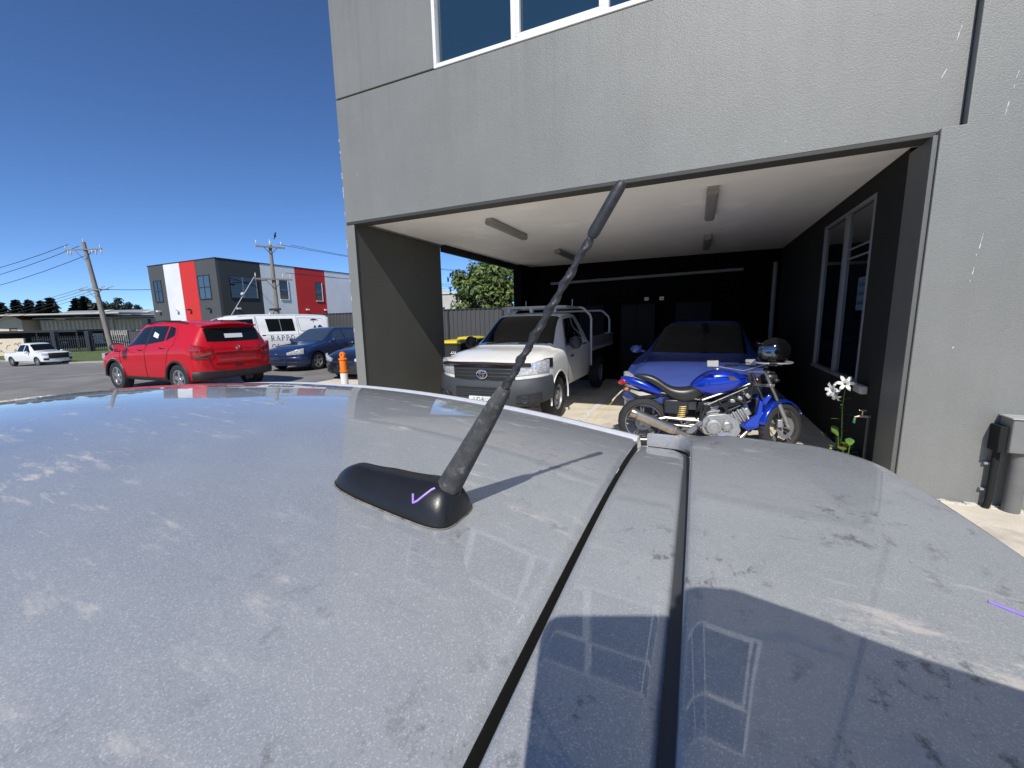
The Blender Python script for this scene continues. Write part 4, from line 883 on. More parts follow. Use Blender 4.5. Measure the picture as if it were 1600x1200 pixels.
# tank
tank_keys = [(.475, .775, .735, .06), (.52, .835, .70, .105), (.60, .905, .665, .135), (.70, .955, .640, .150), (.80, .970, .640, .155), (.90, .962, .680, .150), (1.0, .930, .735, .135), (1.08, .890, .775, .105), (1.125, .845, .80, .06)]
rings = []
for x, zt, zb, hw_ in tank_keys:
    ring = []
    for k in range(24):
        a = k * 2 * PI / 24; c, d = math.cos(a), math.sin(a); zz = lerp(zb, zt, .56)
        y = hw_ * math.copysign(abs(c) ** .72, c); z = zz + (zt - zz) * max(d, 0) ** .85 if d >= 0 else zz - (zz - zb) * abs(d) ** .75
        ring.append(Vector((x, y, z)))
    rings.append(ring)
o = MB().loft(rings).build('tank', P_bk, bike, ang=60); m_ = o.modifiers.new('s', 'SUBSURF'); m_.levels = 2; m_.render_levels = 2
for e in (-1, 1):   # winged badge on the tank flank
    b = MB()
    for k in range(5): b.tube([(.86 + .008 * k, e * (.158 - .002 * k), .885 - .010 * k), (.93 + .012 * k, e * (.150 - .003 * k), .875 - .006 * k)], .0045, 5)
    b.build('tank_badge', mat('badge_bronze', (.30, .22, .10), .3, metal=.7), bike)
MB().lathe([(0, .012), (.04, .012), (.045, .0)], (.78, 0, .965), 'z', 20).build('fuel_cap', M_polish, bike)
# seat and tail
def keyloft(keys, name, m, n=20, pw=.7, sub=1):
    rings = []
    for x, zt, zb, hw_ in keys:
        rings.append([Vector((x, hw_ * math.copysign(abs(math.cos(k * 2 * PI / n)) ** pw, math.cos(k * 2 * PI / n)), lerp(zb, zt, .5) + (zt - zb) / 2 * math.copysign(abs(math.sin(k * 2 * PI / n)) ** pw, math.sin(k * 2 * PI / n)))) for k in range(n)])
    o = MB().loft(rings).build(name, m, bike, ang=60); md = o.modifiers.new('s', 'SUBSURF'); md.levels = sub; md.render_levels = sub; return o
keyloft([(-.18, .892, .862, .05), (-.10, .908, .845, .085), (.0, .902, .79, .105), (.09, .872, .735, .115), (.17, .815, .665, .125), (.25, .762, .60, .135), (.34, .745, .56, .145), (.43, .752, .55, .15), (.52, .772, .57, .135), (.58, .765, .60, .115), (.625, .735, .655, .08)], 'seat', M_vinyl)
keyloft([(-.335, .865, .83, .03), (-.28, .880, .79, .065), (-.18, .862, .735, .095), (-.06, .825, .69, .115), (.05, .765, .65, .118), (.14, .71, .635, .11), (.19, .67, .64, .09)], 'tail_cowl', P_bk)
MB().tube([(.12, .0, .66), (-.1, 0, .63), (-.22, 0, .68)], [.06, .07, .04], 8).build('rear_mudguard', M_frame, bike)
keyloft([(-.37, .80, .785, .02), (-.34, .835, .765, .05), (-.29, .845, .76, .062), (-.25, .835, .77, .055)], 'tail_light', M_redl)
MB().prism([(-.24, .72), (-.27, .745), (-.40, .60), (-.37, .585)], -.07, .07, 'xz').build('plate_holder', M_frame, bike)
MB().prism([(-.30, .70), (-.305, .705), (-.435, .565), (-.43, .56)], -.11, .11, 'xz').build('number_plate', mat('bike_plate', (.66, .66, .62), .5), bike)
for e in (-1, 1): MB().tube([(-.25, e * .04, .745), (-.26, e * .12, .72)], .008, 6).ball((-.265, e * .15, .715), (.03, .03, .022)).build('indicator', M_amber, bike)
# trellis frame
fr = [((.60, .60), (1.12, .80)), ((.66, .545), (1.10, .755)), ((.86, .47), (1.13, .60)), ((1.13, .60), (1.16, .80)), ((.77, .60), (.90, .46)), ((.90, .66), (.86, .47)), ((.90, .66), (1.06, .57)), ((1.02, .71), (1.06, .57)), ((.60, .60), (.58, .30)), ((.66, .545), (.60, .42))]
for k, (a, c) in enumerate(fr):
    for e in (-1, 1):
        if k in (3,): ya = yc = e * .05
        else: ya, yc = e * .125, e * (.06 if c[0] > 1.08 else .125)
        MB().tube([(a[0], ya, a[1]), (c[0], yc, c[1])], .0135, 8).build('frame_tube', M_polish if k == 0 else M_frame, bike)
MB().tube([(1.15, 0, .74), (1.125, 0, .90)], .035, 12).build('steering_head', M_frame, bike)
MB().tube([(.58, -.11, .60), (.30, -.10, .64), (-.05, -.08, .72)], .012, 8).build('subframe', M_frame, bike); MB().tube([(.58, .11, .60), (.30, .10, .64), (-.05, .08, .72)], .012, 8).build('subframe', M_frame, bike)
MB().b2((.18, -.105, .42), (.46, .105, .60)).build('battery_box', M_frame, bike, bevel=.02)
# engine
MB().prism([(.60, .27), (.63, .20), (.80, .15), (.98, .17), (1.03, .25), (1.0, .38), (.86, .45), (.68, .43), (.60, .36)], -.125, .125, 'xz').build('crankcase', M_cast, bike, bevel=.012)
cc = MB()
for (x, z, r, yy) in ((.73, .295, .088, .165), (.875, .305, .06, .155)):
    cc.lathe([(r, -.12), (r, -yy + .01), (r - .008, -yy), (r * .55, -yy - .006), (r * .5, -yy), (0, -yy)], (x, 0, z), 'y', 28)
    for k in range(6): a = k * PI / 3; cc.cyl((x + r * 1.04 * math.cos(a), -.12, z + r * 1.04 * math.sin(a)), (x + r * 1.04 * math.cos(a), -yy + .004, z + r * 1.04 * math.sin(a)), .009, None, 8)
cc.build('clutch_cover', M_cast, bike)
def cylinder_block(p, d, L, name):
    b = MB(); p = Vector(p); d = Vector(d).normalized(); u = Vector((0, 1, 0)); v = d.cross(u)
    for k in range(7):
        c = p + d * (L * k / 7); sz = .082 if k % 2 == 0 else .068
        b.add([c + u * (.9 * sz * a) + v * (sz * e) + d * (q * L / 8) for q in (0, 1) for a in (-1, 1) for e in (-1, 1)], [(0, 1, 3, 2), (4, 6, 7, 5), (0, 4, 5, 1), (2, 3, 7, 6), (0, 2, 6, 4), (1, 5, 7, 3)])
    return b.build(name, M_cast, bike, bevel=.004)
cylinder_block((.93, 0, .36), (.82, 0, .50), .20, 'front_cylinder'); cylinder_block((.74, 0, .40), (-.18, 0, 1), .18, 'rear_cylinder')
MB().box((1.10, 0, .47), (.07, .15, .10), Matrix.Rotation(math.radians(-32), 3, 'Y')).build('cylinder_head', M_cast, bike, bevel=.014)
MB().tube([(1.10, -.05, .43), (1.13, -.07, .36), (1.10, -.10, .25), (1.02, -.11, .165), (.85, -.11, .14), (.60, -.11, .145), (.44, -.135, .175)], .023, 12).build('exhaust_header', M_ti, bike)
MB().tube([(.70, -.06, .50), (.62, -.12, .46), (.58, -.13, .30), (.52, -.13, .2)], .020, 10).build('exhaust_header', M_frame, bike)
# silencer: polished body, warm steel underside sleeve, end cap
A_, B_ = Vector((.44, -.155, .185)), Vector((-.21, -.20, .445))
def axis_lathe(a, c, prof, name, m, n=24, parent=None):
    a, c = Vector(a), Vector(c); d = (c - a); L = d.length; d.normalize(); u = d.cross(Vector((0, 1, 0))).normalized(); v = d.cross(u)
    return MB().loft([[a + d * (t * L) + (u * math.cos(k * 2 * PI / n) + v * math.sin(k * 2 * PI / n)) * r for k in range(n)] for t, r in prof]).build(name, m, parent or bike)
axis_lathe(A_, B_, [(0, .024), (.12, .030), (.20, .050), (.24, .055), (.95, .055), (.97, .056)], 'silencer', M_polish)
axis_lathe(A_, B_, [(.21, .0575), (.24, .0575)], 'silencer_band', M_ti); axis_lathe(A_, B_, [(.90, .0575), (.975, .0575), (1.0, .050), (1.005, .03)], 'silencer_cap', M_ti)
axis_lathe(lerp(A_, B_, .26) + Vector((0, -.004, -.012)), lerp(A_, B_, .88) + Vector((0, -.004, -.012)), [(0, .0535), (1, .0535)], 'heat_shield', M_ti)
# swing arm, shock, stand, rests
for e in (-1, 1):
    pts = [(.62, e * .10, .345), (.20, e * .115, .375), (-.05, e * .115, .31)]
    MB().tube(pts, [.024, .020, .022], 8).build('swing_arm', M_polish, bike); MB().tube([(.60, e * .10, .27), (.28, e * .115, .29), (-.05, e * .115, .305)], .016, 8).build('swing_arm', M_polish, bike)
    for x0, z0, x1, z1 in ((.48, .36, .40, .285), (.36, .365, .40, .285), (.24, .372, .18, .297)): MB().tube([(x0, e * .107, z0), (x1, e * .112, z1)], .010, 6).build('swing_arm_brace', M_polish, bike)
    MB().b2((-.10, e * .125 - .01, .27), (.02, e * .125 + .01, .335)).build('axle_block', M_cast, bike, bevel=.005)
    MB().prism([(.50, .20), (.62, .33), (.58, .36), (.46, .26), (.40, .19)], e * .135, e * .15, 'xz').build('footrest_plate', M_polish, bike, bevel=.003)
    MB().tube([(.56, e * .15, .29), (.56, e * .24, .285)], .012, 8).build('footrest', M_vinyl, bike)
sh = [(.375 + .045 * math.cos(k * 2 * PI / 10) * .95 + .02 * (k / 60), -.075 + .045 * math.sin(k * 2 * PI / 10), .375 + .0024 * k) for k in range(61)]
MB().tube(sh, .008, 6).build('shock_spring', M_spring, bike); MB().tube([(.37, -.075, .33), (.40, -.075, .56)], .016, 10).build('shock', M_cast, bike)
MB().lathe([(.085, -.01), (.09, .0), (.085, .01)], (-.05, .09, .305), 'y', 30).build('sprocket', M_steel, bike)
MB().tube([(-.05, .09, .395), (.60, .09, .36)], .008, 5).tube([(-.05, .09, .215), (.60, .09, .30)], .008, 5).build('chain', M_frame, bike)
MB().tube([(.55, .12, .24), (.52, .30, .02), (.50, .33, .012)], .011, 8).build('side_stand', M_frame, bike)
# front mudguard, radiator and cowls
fg = MB()
def fgf(u, v):
    a = lerp(math.radians(28), math.radians(172), u); r = .325 + .006 * math.sin(u * PI); q = (v - .5) * 2
    rr = r - .035 * q * q; return FH + sf * (rr * math.cos(a)) + Vector((0, 0, rr * math.sin(a))) + sv * (q * (.068 + .006 * math.sin(u * PI)))
fg.grid(fgf, 20, 8); o = fg.build('front_mudguard', P_bk, bike, ang=60); md = o.modifiers.new('t', 'SOLIDIFY'); md.thickness = .004
for e in (-1, 1):
    MB().prism([(1.02, .30), (1.10, .27), (1.20, .30), (1.235, .44), (1.24, .60), (1.20, .62), (1.17, .46), (1.10, .40)], e * .135, e * .16, 'xz').build('radiator_cowl', P_bk, bike, bevel=.01)
    MB().prism([(1.22, .60), (1.30, .69), (1.33, .66), (1.27, .56)], e * .12, e * .15, 'xz').build('fork_cowl', P_bk, bike, bevel=.008)
rad = MB().b2((1.17, -.13, .38), (1.20, .13, .63)).build('radiator', M_frame, bike, bevel=.006)
for k in range(9): MB().b2((1.201, -.12, .395 + .025 * k), (1.206, .12, .402 + .025 * k)).build('radiator_fin', M_steel, rad)
hs = MB()
for k in range(7):
    x0 = .66 + .06 * random.random(); hs.tube([(x0, -.09, .55), (x0 + .15, -.11 - .02 * random.random(), .52 + .08 * random.random()), (x0 + .33, -.10, .58 + .1 * random.random()), (1.15, -.06, .75)], .006, 6)
hs.build('cable', M_frame, bike)
for k in range(3): MB().box((.93 + .08 * k, -.10, .60 + .03 * k), (.06, .05, .045), Matrix.Rotation(.4 * k, 3, 'Y')).build('carburettor', M_cast, bike, bevel=.01)
# yellow strap tied to the tail
tag(MB().tube([(-.80, 4.99, .72), (-.92, 5.0, .55), (-1.10, 5.0, .36), (-1.28, 5.0, .02)], .011, 6, flat=.3).build('tie_strap', mat('yellow_strap', (.68, .60, .06), .6)), 'yellow tie strap slanting down from the motorcycle tail', 'strap')

# helmet hung over the handlebar
hm = empty('helmet', (.835, 5.545, 1.175), math.radians(200), 'glossy black full-face helmet perched on the motorcycle handlebar', 'helmet', scale=1.14)
M_helm = mat('gloss_black_shell', (.004, .004, .0045), .10, spec=.35, coat=.25, coatr=.02)
def hfn(u, v):
    a, bb = u * 2 * PI, (v - .40) * PI * .86; r = Vector((.150 * math.cos(bb) * math.cos(a), .122 * math.cos(bb) * math.sin(a), .138 * math.sin(bb)))
    if r.x > 0 and r.z < -.01: r.x *= 1 + .22 * min(1, -r.z / .09)
    return r
MB().grid(hfn, 36, 22).build('shell', M_helm, hm, ang=60)
def vfn(u, v):
    a = lerp(-1.25, 1.25, u); zz = lerp(-.045, .055, v); k = math.sqrt(max(0, 1 - (zz / .14) ** 2)); return Vector((.158 * k * math.cos(a), .130 * k * math.sin(a), zz))
MB().grid(vfn, 24, 8).build('visor', mat('mirror_visor', (.14, .19, .25), .04, metal=.9), hm)
MB().tube([Vector((.172 * math.cos(a), .128 * math.sin(a), -.115)) for a in [k * 2 * PI / 30 for k in range(31)]], .009, 8).build('rim_trim', mat('helmet_trim', (.55, .55, .55), .3, metal=.6), hm)
for e in (-1, 1): MB().lathe([(0, .012), (.022, .012), (.026, 0)], (0.04, e * .124, .0), 'y', 16).build('visor_pivot', M_helm, hm)
for e in (-1, 1): MB().b2((.13, e * .03 - .012, .075), (.15, e * .03 + .012, .085)).build('vent', M_chrome, hm)

# ================================================================ the silver-grey hatchback in the foreground
CY = .325
M_grey = grey_paint()
M_gap = mat('seal_black', (.004, .004, .004), .9)
car = empty('grey_hatchback', (-1.9, CY, 0), 0, 'dusty silver-grey hatchback whose roof and rear spoiler fill the foreground', 'car')
def L(x, y, z): return (x + 1.9, y - CY, z)
def zroof(x, v):
    z = 1.456 - .079 * (x + 1.0) ** 2 - .046 * (abs(v) / .60) ** 2.4
    if x < -1.85: z -= .55 * (-1.85 - x) ** 1.8
    return z
def hwroof(x): return pchip([(-2.3, .54), (-1.6, .595), (-1.0, .590), (-.5, .545), (-.0955, .478)], x)
ROOF0, ROOF1 = -2.05, -.0955
b = MB(); NX, NV = 90, 44
def rf(u, w_):
    x = lerp(ROOF0, ROOF1, u ** .8 if False else u); h = hwroof(x); q = 2 * w_ - 1; v = q * h; z = zroof(x, v)
    # rolled rear edge
    d = ROOF1 - x
    if d < .010: z -= .006 * (1 - d / .010) ** 2
    e = h - abs(v)
    if e < .012: z -= .006 * (1 - e / .012) ** 2
    return L(x, CY + v, z)
us = [k / 80 for k in range(79)] + [.988, .991, .994, .996, .998, 1.0]; vs_ = [0, .004, .008, .013] + [k / 40 for k in range(1, 40)] + [.987, .992, .996, 1]
vv = [rf(u, w_) for u in us for w_ in vs_]; kk = len(vs_)
b.add(vv, [(i * kk + j, (i + 1) * kk + j, (i + 1) * kk + j + 1, i * kk + j + 1) for i in range(len(us) - 1) for j in range(kk - 1)])
# turned-down flange along the rear edge
b.build('roof', M_grey, car, ang=60)
fl = [rf(1, w_) for w_ in vs_]; b = MB(); b.add([(x + .0003, y, z - .0012) for x, y, z in fl] + [(x + .004, y, z - .04) for x, y, z in fl], [(j, j + 1, kk + j + 1, kk + j) for j in range(kk - 1)]); b.build('roof_seal', M_gap, car)
# side frame: ditch, bright moulding and cant rail
M_mould = mat('satin_silver_moulding', (.74, .745, .75), .32, metal=.35, var=.06, scale=30)
for sg in (1, -1):
    xs_ = [ROOF0 + (ROOF1 - ROOF0) * k / 60 for k in range(61)]
    MB().tube([L(x, CY + sg * (hwroof(x) + .012), zroof(x, hwroof(x)) - .006) for x in xs_], .0085, 8).build('roof_moulding', M_mould, car)
    b = MB()
    b.loft([[Vector(L(x, CY + sg * (hwroof(x) + dy), zroof(x, hwroof(x)) + dz)) for dy, dz in ((-.004, -.016), (.020, -.016), (.0225, -.003), (.030, -.001), (.042, -.006), (.075, -.045), (.075, -.07), (-.004, -.07))] for x in xs_], True, True)
    b.build('cant_rail', M_grey, car, ang=40)
# strip of tailgate between the roof gap and the spoiler
def zs(x, v): return 1.3905 - .02 * (x + .07) - .040 * (abs(v) / .50) ** 2.4
b = MB(); prof = [(-.0875, -.030), (-.0875, -.005), (-.0868, -.0014), (-.0845, 0)] + [(-.0845 + .0655 * k / 10, 0) for k in range(1, 11)] + [(-.0125, -.0004), (-.0105, -.0014), (-.0090, -.0032), (-.0082, -.006), (-.008, -.03)]
rings = []
for j in range(49):
    v = lerp(-.468, .468, j / 48); e = .468 - abs(v); dn = .008 * (1 - min(e, .012) / .012) ** 2; cr = .030 * max(0, (abs(v) - .39) / .078) ** 2.4
    rings.append([Vector(L(x - cr if x > -.03 else x, CY + v, zs(x, v) + dz - dn)) for x, dz in prof])
b.loft(rings, True, False); b.build('tailgate_strip', M_grey, car, ang=50)
sl = MB(); sl.loft([[Vector(L(x - .030 * max(0, (abs(v) - .39) / .078) ** 2.4, CY + v, zs(x, v) + dz)) for x, dz in ((-.0135, -.0045), (-.009, -.0062), (-.004, -.0058), (.001, -.004))] for v in [lerp(-.466, .466, j / 40) for j in range(41)]], False, False); sl.build('groove_seal', mat('grey_rubber', (.050, .055, .062), .55), car)
MB().b2(L(-.10, CY - .47, 1.305), L(.02, CY + .47, 1.3125)).build('gap_seal', M_gap, car)
# spoiler: flat wide panel wrapping forward round the far and near ends of the strip
def sp_z(x, v): return 1.3945 - .012 * (abs(v) / .5) ** 2.5 - .009 * max(0, (abs(v) - .40) / .1) ** 1.5 * max(0, min(1, (.06 - x) / .06)) - .035 * max(0, x - .02) - .30 * max(0, x - .20) ** 2
def sp_x0(v):
    a = abs(v)
    if a < .400: return 0.0
    if a < .478: t = (a - .400) / .078; return -.026 * (1 - math.sqrt(max(0, 1 - (t * .98) ** 2))) / (1 - math.sqrt(1 - .98 ** 2))
    t = min(1, (a - .478) / .006); return -.026 - .052 * t
def sp_x1(v): a = abs(v); return .285 - .018 * (a / .4) ** 2 - (.11 * ((a - .40) / .125) ** 2.6 if a > .40 else 0)
vsp = [k / 40 * .43 for k in range(41)] + [.436, .442, .448, .454, .460, .466, .471, .475, .4785, .481, .484, .49, .50, .508, .514, .519, .5225, .525]
vsp = [-v for v in vsp[:0:-1]] + vsp
rings = []
for v in vsp:
    x0, x1 = sp_x0(v), sp_x1(v); r = []
    e = .525 - abs(v); dn = .020 * (1 - min(e, .03) / .03) ** 2
    for dx, dz in ((.0, -.026), (0, -.004), (.0012, -.0012), (.004, 0)): r.append((x0 + dx, dz))
    for k in range(1, 24): r.append((lerp(x0 + .004, x1 - .012, k / 23), 0))
    for dx, dz in ((-.006, -.002), (-.002, -.006), (0, -.014), (-.004, -.030)): r.append((x1 + dx, dz))
    rings.append([Vector(L(x, CY + v, sp_z(x, v) + dz - dn)) for x, dz in r])
b = MB(); b.loft(rings, False, False); o = b.build('spoiler', M_grey, car, ang=45)
b = MB(); b.loft([[rings[i][0] - Vector((0, 0, .0)), rings[i][-1]] for i in range(len(rings))], False, False); b.build('spoiler_underside', M_blackp, car)
# rest of the car: body, glass, wheels
P_g2 = M_grey
BF = Body(2.1, -2.05, 1.76, [(-2.05, .98), (-1.98, 1.08), (-1.80, 1.27), (-1.72, 1.325), (-1.4, 1.345), (-.6, 1.395), (-.1, 1.385), (.2, 1.33), (.75, 1.05), (1.05, .93), (1.6, .84), (1.98, .70), (2.1, .58)],
          [(-2.05, .95), (-.8, .93), (.3, .90), (2.1, .55)], [(-2.05, .55), (-1.6, .53), (-.8, .60), (.1, .585), (1.0, .70), (2.1, .66)], sill=.2, lf=.6, lr=.35, rd=.05)
sub = empty('lower_body', (0, 0, 0), PI); sub.parent = car
BF.mesh('body_shell', P_g2, sub, ((1.22, .315), (-1.40, .315)), .36)
for sd_ in (1, -1):
    BF.patch('side_window', M_glass, sub, [(-.35, 6.25), (.62, 6.3), (.16, 7.85), (-.30, 7.85)], sd_); BF.patch('side_window', M_glass, sub, [(-1.4, 6.5), (-.42, 6.25), (-.38, 7.85), (-1.3, 7.75)], sd_)
    BF.seam(sub, [(.72, 6.2), (.75, 3.4), (.7, .6), (-.35, .6), (-.38, 6.2), (-.35, 8)], sd_); handle(BF, sub, -.2, 5.1, sd_, P_g2); handle(BF, sub, -1.1, 5.1, sd_, P_g2)
    mirror(sub, (.55, sd_ * .86, .98), sd_, P_g2); wheel(sub, 1.22, sd_ * .76, .315, .2, sd_); wheel(sub, -1.40, sd_ * .76, .315, .2, sd_)
    BF.band('headlamp', M_lamp, sub, sd_ * .42, sd_ * .83, .60, .74, True, .012); BF.band('tail_lamp', M_redl, sub, sd_ * .5, sd_ * .87, .78, .98, False, .012)
BF.screen('windscreen', M_glass, sub, .98, .24, 8.1); BF.screen('rear_window', M_glass, sub, -2.0, -1.83, 8.3)
BF.band('bumper', P_g2, sub, -.87, .87, .25, .52, False, .03, 30, .01); BF.band('lower_grille', M_blackp, sub, -.5, .5, .25, .42, True, .01); BF.band('number_plate', M_plate, sub, -.19, .19, .56, .67, False, .02, 4)
# ---- aerial: moulded foot, tapered boot, wound whip, tip sleeve
M_foot = mat('black_satin_plastic', (.014, .014, .0145), .33, var=.15, scale=25, bump=.25, bscale=900, bdist=.0004)
M_rub = mat('dusty_rubber', (.060, .060, .060), .7, var=.40, scale=90, bump=.5, bscale=380, bdist=.0009, spots=((.17, .165, .155), 150, .56, .74))
M_whip = mat('whip_rubber', (.032, .033, .036), .5, var=.35, scale=160, bump=.4, bscale=700, bdist=.0004)
fk = [(-.3735, .0015, .003), (-.370, .009, .006), (-.362, .016, .0165), (-.350, .0215, .0260), (-.335, .0255, .0320), (-.315, .029, .0325), (-.290, .0315, .0355), (-.262, .0335, .0375), (-.240, .0345, .0405), (-.222, .0350, .0435), (-.208, .0335, .0425), (-.199, .0295, .036), (-.1935, .0225, .026), (-.1915, .010, .012)]
fk = [(-.366 + (k[0] + .3735) * .163 / .182, k[1] * .90, k[2]) for k in fk]
def foot_pt(x, a):   # a: 0 near side at the roof, pi/2 top, pi far side
    hw_ = pchip([(k[0], k[1]) for k in fk], x); h = pchip([(k[0], k[2]) for k in fk], x)
    c, s_ = math.cos(a), math.sin(a); y = -hw_ * math.copysign(abs(c) ** .62, c) * (1 - .36 * s_ ** 1.6); z = h * .80 * s_ ** .72
    return Vector((x, CY + y, zroof(x, y) - .003 + z + .003 * s_))
fxs = [fk[0][0] + (fk[-1][0] - fk[0][0]) * (.5 - .5 * math.cos(PI * k / 40)) for k in range(41)]
rings = [[Vector(L(*foot_pt(x, PI * k / 24))) for k in range(25)] for x in fxs]
aer = MB().loft(rings, True, True).build('aerial', M_foot, car, ang=50)
# pale gasket edge of dust round the foot
gk = [L(x, CY - (pchip([(k[0], k[1]) for k in fk], x) + .0012), zroof(x, .03) + .0006) for x in fxs[1:-1]]; gk2 = [L(x, CY + (pchip([(k[0], k[1]) for k in fk], x) + .0012), zroof(x, .03) + .0006) for x in fxs[1:-1]]
MB().tube(gk + gk2[::-1] + [gk[0]], .0009, 6).build('gasket', mat('dusty_gasket', (.17, .155, .13), .9, var=.6, scale=140), aer)
W0 = Vector((-.2200, CY, 1.4330)); W1 = Vector((-.0535, CY - .002, 1.6975)); wd_ = (W1 - W0); WL = wd_.length; wd_.normalize(); wu = Vector((0, 1, 0)); wv = wd_.cross(wu)
def wp(t, r, nn=20, off=(0, 0)): c = W0 + wd_ * (t * WL) + wu * off[0] + wv * off[1]; return [Vector(L(*(c + (wu * math.cos(k * 2 * PI / nn) + wv * math.sin(k * 2 * PI / nn)) * r))) for k in range(nn)]
MB().loft([wp(-.02, .0142), wp(.0, .0146), wp(.012, .0140), wp(.02, .0136)]).build('collar', M_foot, aer)
def facet(t, r):   # boot is slightly six-sided
    c = W0 + wd_ * (t * WL); return [Vector(L(*(c + (wu * math.cos(k * 2 * PI / 24) + wv * math.sin(k * 2 * PI / 24)) * r * (1 + .035 * math.cos(6 * k * 2 * PI / 24 + .6))))) for k in range(24)]
MB().loft([facet(t, r) for t, r in ((.015, .0120), (.05, .0116), (.12, .0106), (.20, .0096), (.28, .0086), (.34, .0077), (.375, .0068), (.395, .0062), (.405, .0052))]).build('boot', M_rub, aer, ang=40)
rg = []
for k in range(221):
    t = .40 + .47 * k / 220; ph = k * 2 * PI / 36; am = .00045
    r = .0035 + .0004 * math.sin(ph * .9 + 1) - .0006 * (k / 220)
    c = W0 + wd_ * (t * WL) + (wu * math.cos(ph) + wv * math.sin(ph)) * am; ring = []
    for j in range(16):
        a = j * 2 * PI / 16; rr = r * (1 + .14 * math.cos(2 * (a - ph * 1.0)) + .05 * math.cos(3 * a + ph * 6)); ring.append(Vector(L(*(c + (wu * math.cos(a) + wv * math.sin(a)) * rr))))
    rg.append(ring)
MB().loft(rg).build('whip', M_whip, aer, ang=70)
MB().loft([wp(t, r, 16) for t, r in ((.862, .0034), (.868, .0042), (.875, .0046), (.985, .0044), (.994, .0038), (.999, .0028), (1.001, .001))]).build('tip_sleeve', M_whip, aer)
M_pur = mat('purple_marker', (.40, .26, .80), .5, var=.1, scale=200)
tk = [foot_pt(x, a) + Vector((0, -.0007, .0005)) for x, a in ((-.2445, .72), (-.2410, .46), (-.2370, .54), (-.2315, .74), (-.2265, 1.0), (-.2240, 1.10))]
tk2 = []
for p, q in zip(tk[:-1], tk[1:]): tk2 += [lerp(p, q, k / 4) for k in range(4)]
MB().tube([L(*p) for p in tk2 + [tk[-1]]], .0011, 6).build('tick_mark', M_pur, aer)
mk = [(.203 + .0015 * math.sin(k), .330 - .0068 * k) for k in range(9)]
mk = [(.2045 + .0024 * k, .388 - .0012 * k - .00005 * k * k) for k in range(12)]
MB().tube([L(x, y, sp_z(x, y - CY) + .0006) for x, y in mk], .0016, 6, flat=.4).build('marker_line', M_pur, car)
# ================================================================ yard things
M_cb = mat('dark_colour_steel', (.085, .083, .082), .5, metal=.1, var=.06, scale=4); M_cbd = mat('dark_post', (.03, .031, .034), .5)
fen = empty('steel_fence', (0, 14, 0), 0, 'dark ribbed sheet-steel fence along the back of the yard', 'fence')
def sheet_panel(x0, x1, z0=.05, z1=2.02, y=0):
    b = MB(); pr = []; x = x0
    while x < x1 - .01: pr += [(x, 0), (x + .10, 0), (x + .12, -.035), (x + .18, -.035), (x + .20, 0)]; x += .20
    pr.append((x1, 0)); pr = [p for p in pr if p[0] <= x1 + 1e-6]
    b.loft([[Vector((px, y + dy, z0)) for px, dy in pr], [Vector((px, y + dy, z1)) for px, dy in pr]], False, False)
    return b.build('fence_panel', M_cb, fen, ang=20)
x = -33.0
while x < 3:
    z_ = min(gz(x, 14), gz(x + 2.4, 14)); sheet_panel(x + .03, x + 2.37, z_ + .05, z_ + 2.02)
    MB().b2((x - .03, -.05, z_), (x + .03, .03, z_ + 2.06)).build('fence_post', M_cbd, fen); MB().b2((x + .03, -.045, z_ + 2.021), (x + 2.37, .02, z_ + 2.055)).build('top_rail', M_cbd, fen)
    x += 2.4
M_bin = mat('bin_green_black', (.018, .022, .02), .55, var=.1); M_yel = mat('bin_yellow_lid', (.66, .50, .015), .42, var=.1, scale=5)
def wbin(x, y, rz, lab, num=False):
    o = empty('wheelie_bin', (x, y, .005), rz, lab, 'bin', 'yellow-lid bins behind the pillar')
    MB().loft([[Vector((sx * w_, sy * d, z)) for sx, sy in ((-1, -1), (1, -1), (1, 1), (-1, 1))] for w_, d, z in ((.21, .25, .06), (.28, .34, .95), (.295, .355, .955), (.295, .355, 1.0))]).build('bin_body', M_bin, o, bevel=.02)
    MB().loft([[Vector((sx * w_, sy * d - .01, z)) for sx, sy in ((-1, -1), (1, -1), (1, 1), (-1, 1))] for w_, d, z in ((.305, .37, 1.002), (.305, .37, 1.03), (.27, .33, 1.075), (.18, .22, 1.09))]).build('lid', M_yel, o, bevel=.015)
    MB().tube([(-.24, .38, .98), (.24, .38, .98)], .018, 8).build('handle', M_bin, o)
    for s_ in (-1, 1): MB().lathe([(.0, -.03), (.1, -.03), (.1, .03), (0, .03)], (s_ * .26, .26, .1), 'x', 18).build('wheel', M_tyre, o)
    if num: text('bin_number', '20', .17, M_white, o, (0.05, -.322, .78), (PI / 2, 0, 0), .002)
    return o
wbin(-5.93, 9.55, .12, 'yellow-lid wheelie bin numbered in white, nearest the pillar', True); wbin(-6.62, 11.6, -.1, 'yellow-lid wheelie bin farther back, next to the ute mirror')
bol = empty('bollard', (-5.83, 5.5, 0), 0, 'orange and white plastic bollard with a loop top beside the pillar', 'bollard')
M_org = mat('orange_plastic', (.80, .19, .015), .45, var=.06, scale=12); M_bw = mat('white_band', (.75, .72, .68), .35, var=.08, scale=15)
MB().lathe([(.0, 0), (.19, 0), (.19, .04), (.10, .07), (.068, .10), (.068, .12)], (0, 0, .006), 'z', 24).build('foot', M_blackp, bol)
MB().lathe([(.060, .12), (.060, .50), (.0, .50)], (0, 0, 0), 'z', 24).build('lower_post', M_org, bol)
MB().lathe([(.066, .50), (.066, .70)], (0, 0, 0), 'z', 24).build('reflective_band', M_bw, bol)
MB().lathe([(.060, .70), (.062, .72), (.072, .725), (.072, .745), (.062, .75), (.062, .94), (.076, .945), (.076, .965), (.05, .98), (0, .985)], (0, 0, 0), 'z', 24).build('upper_post', M_org, bol)
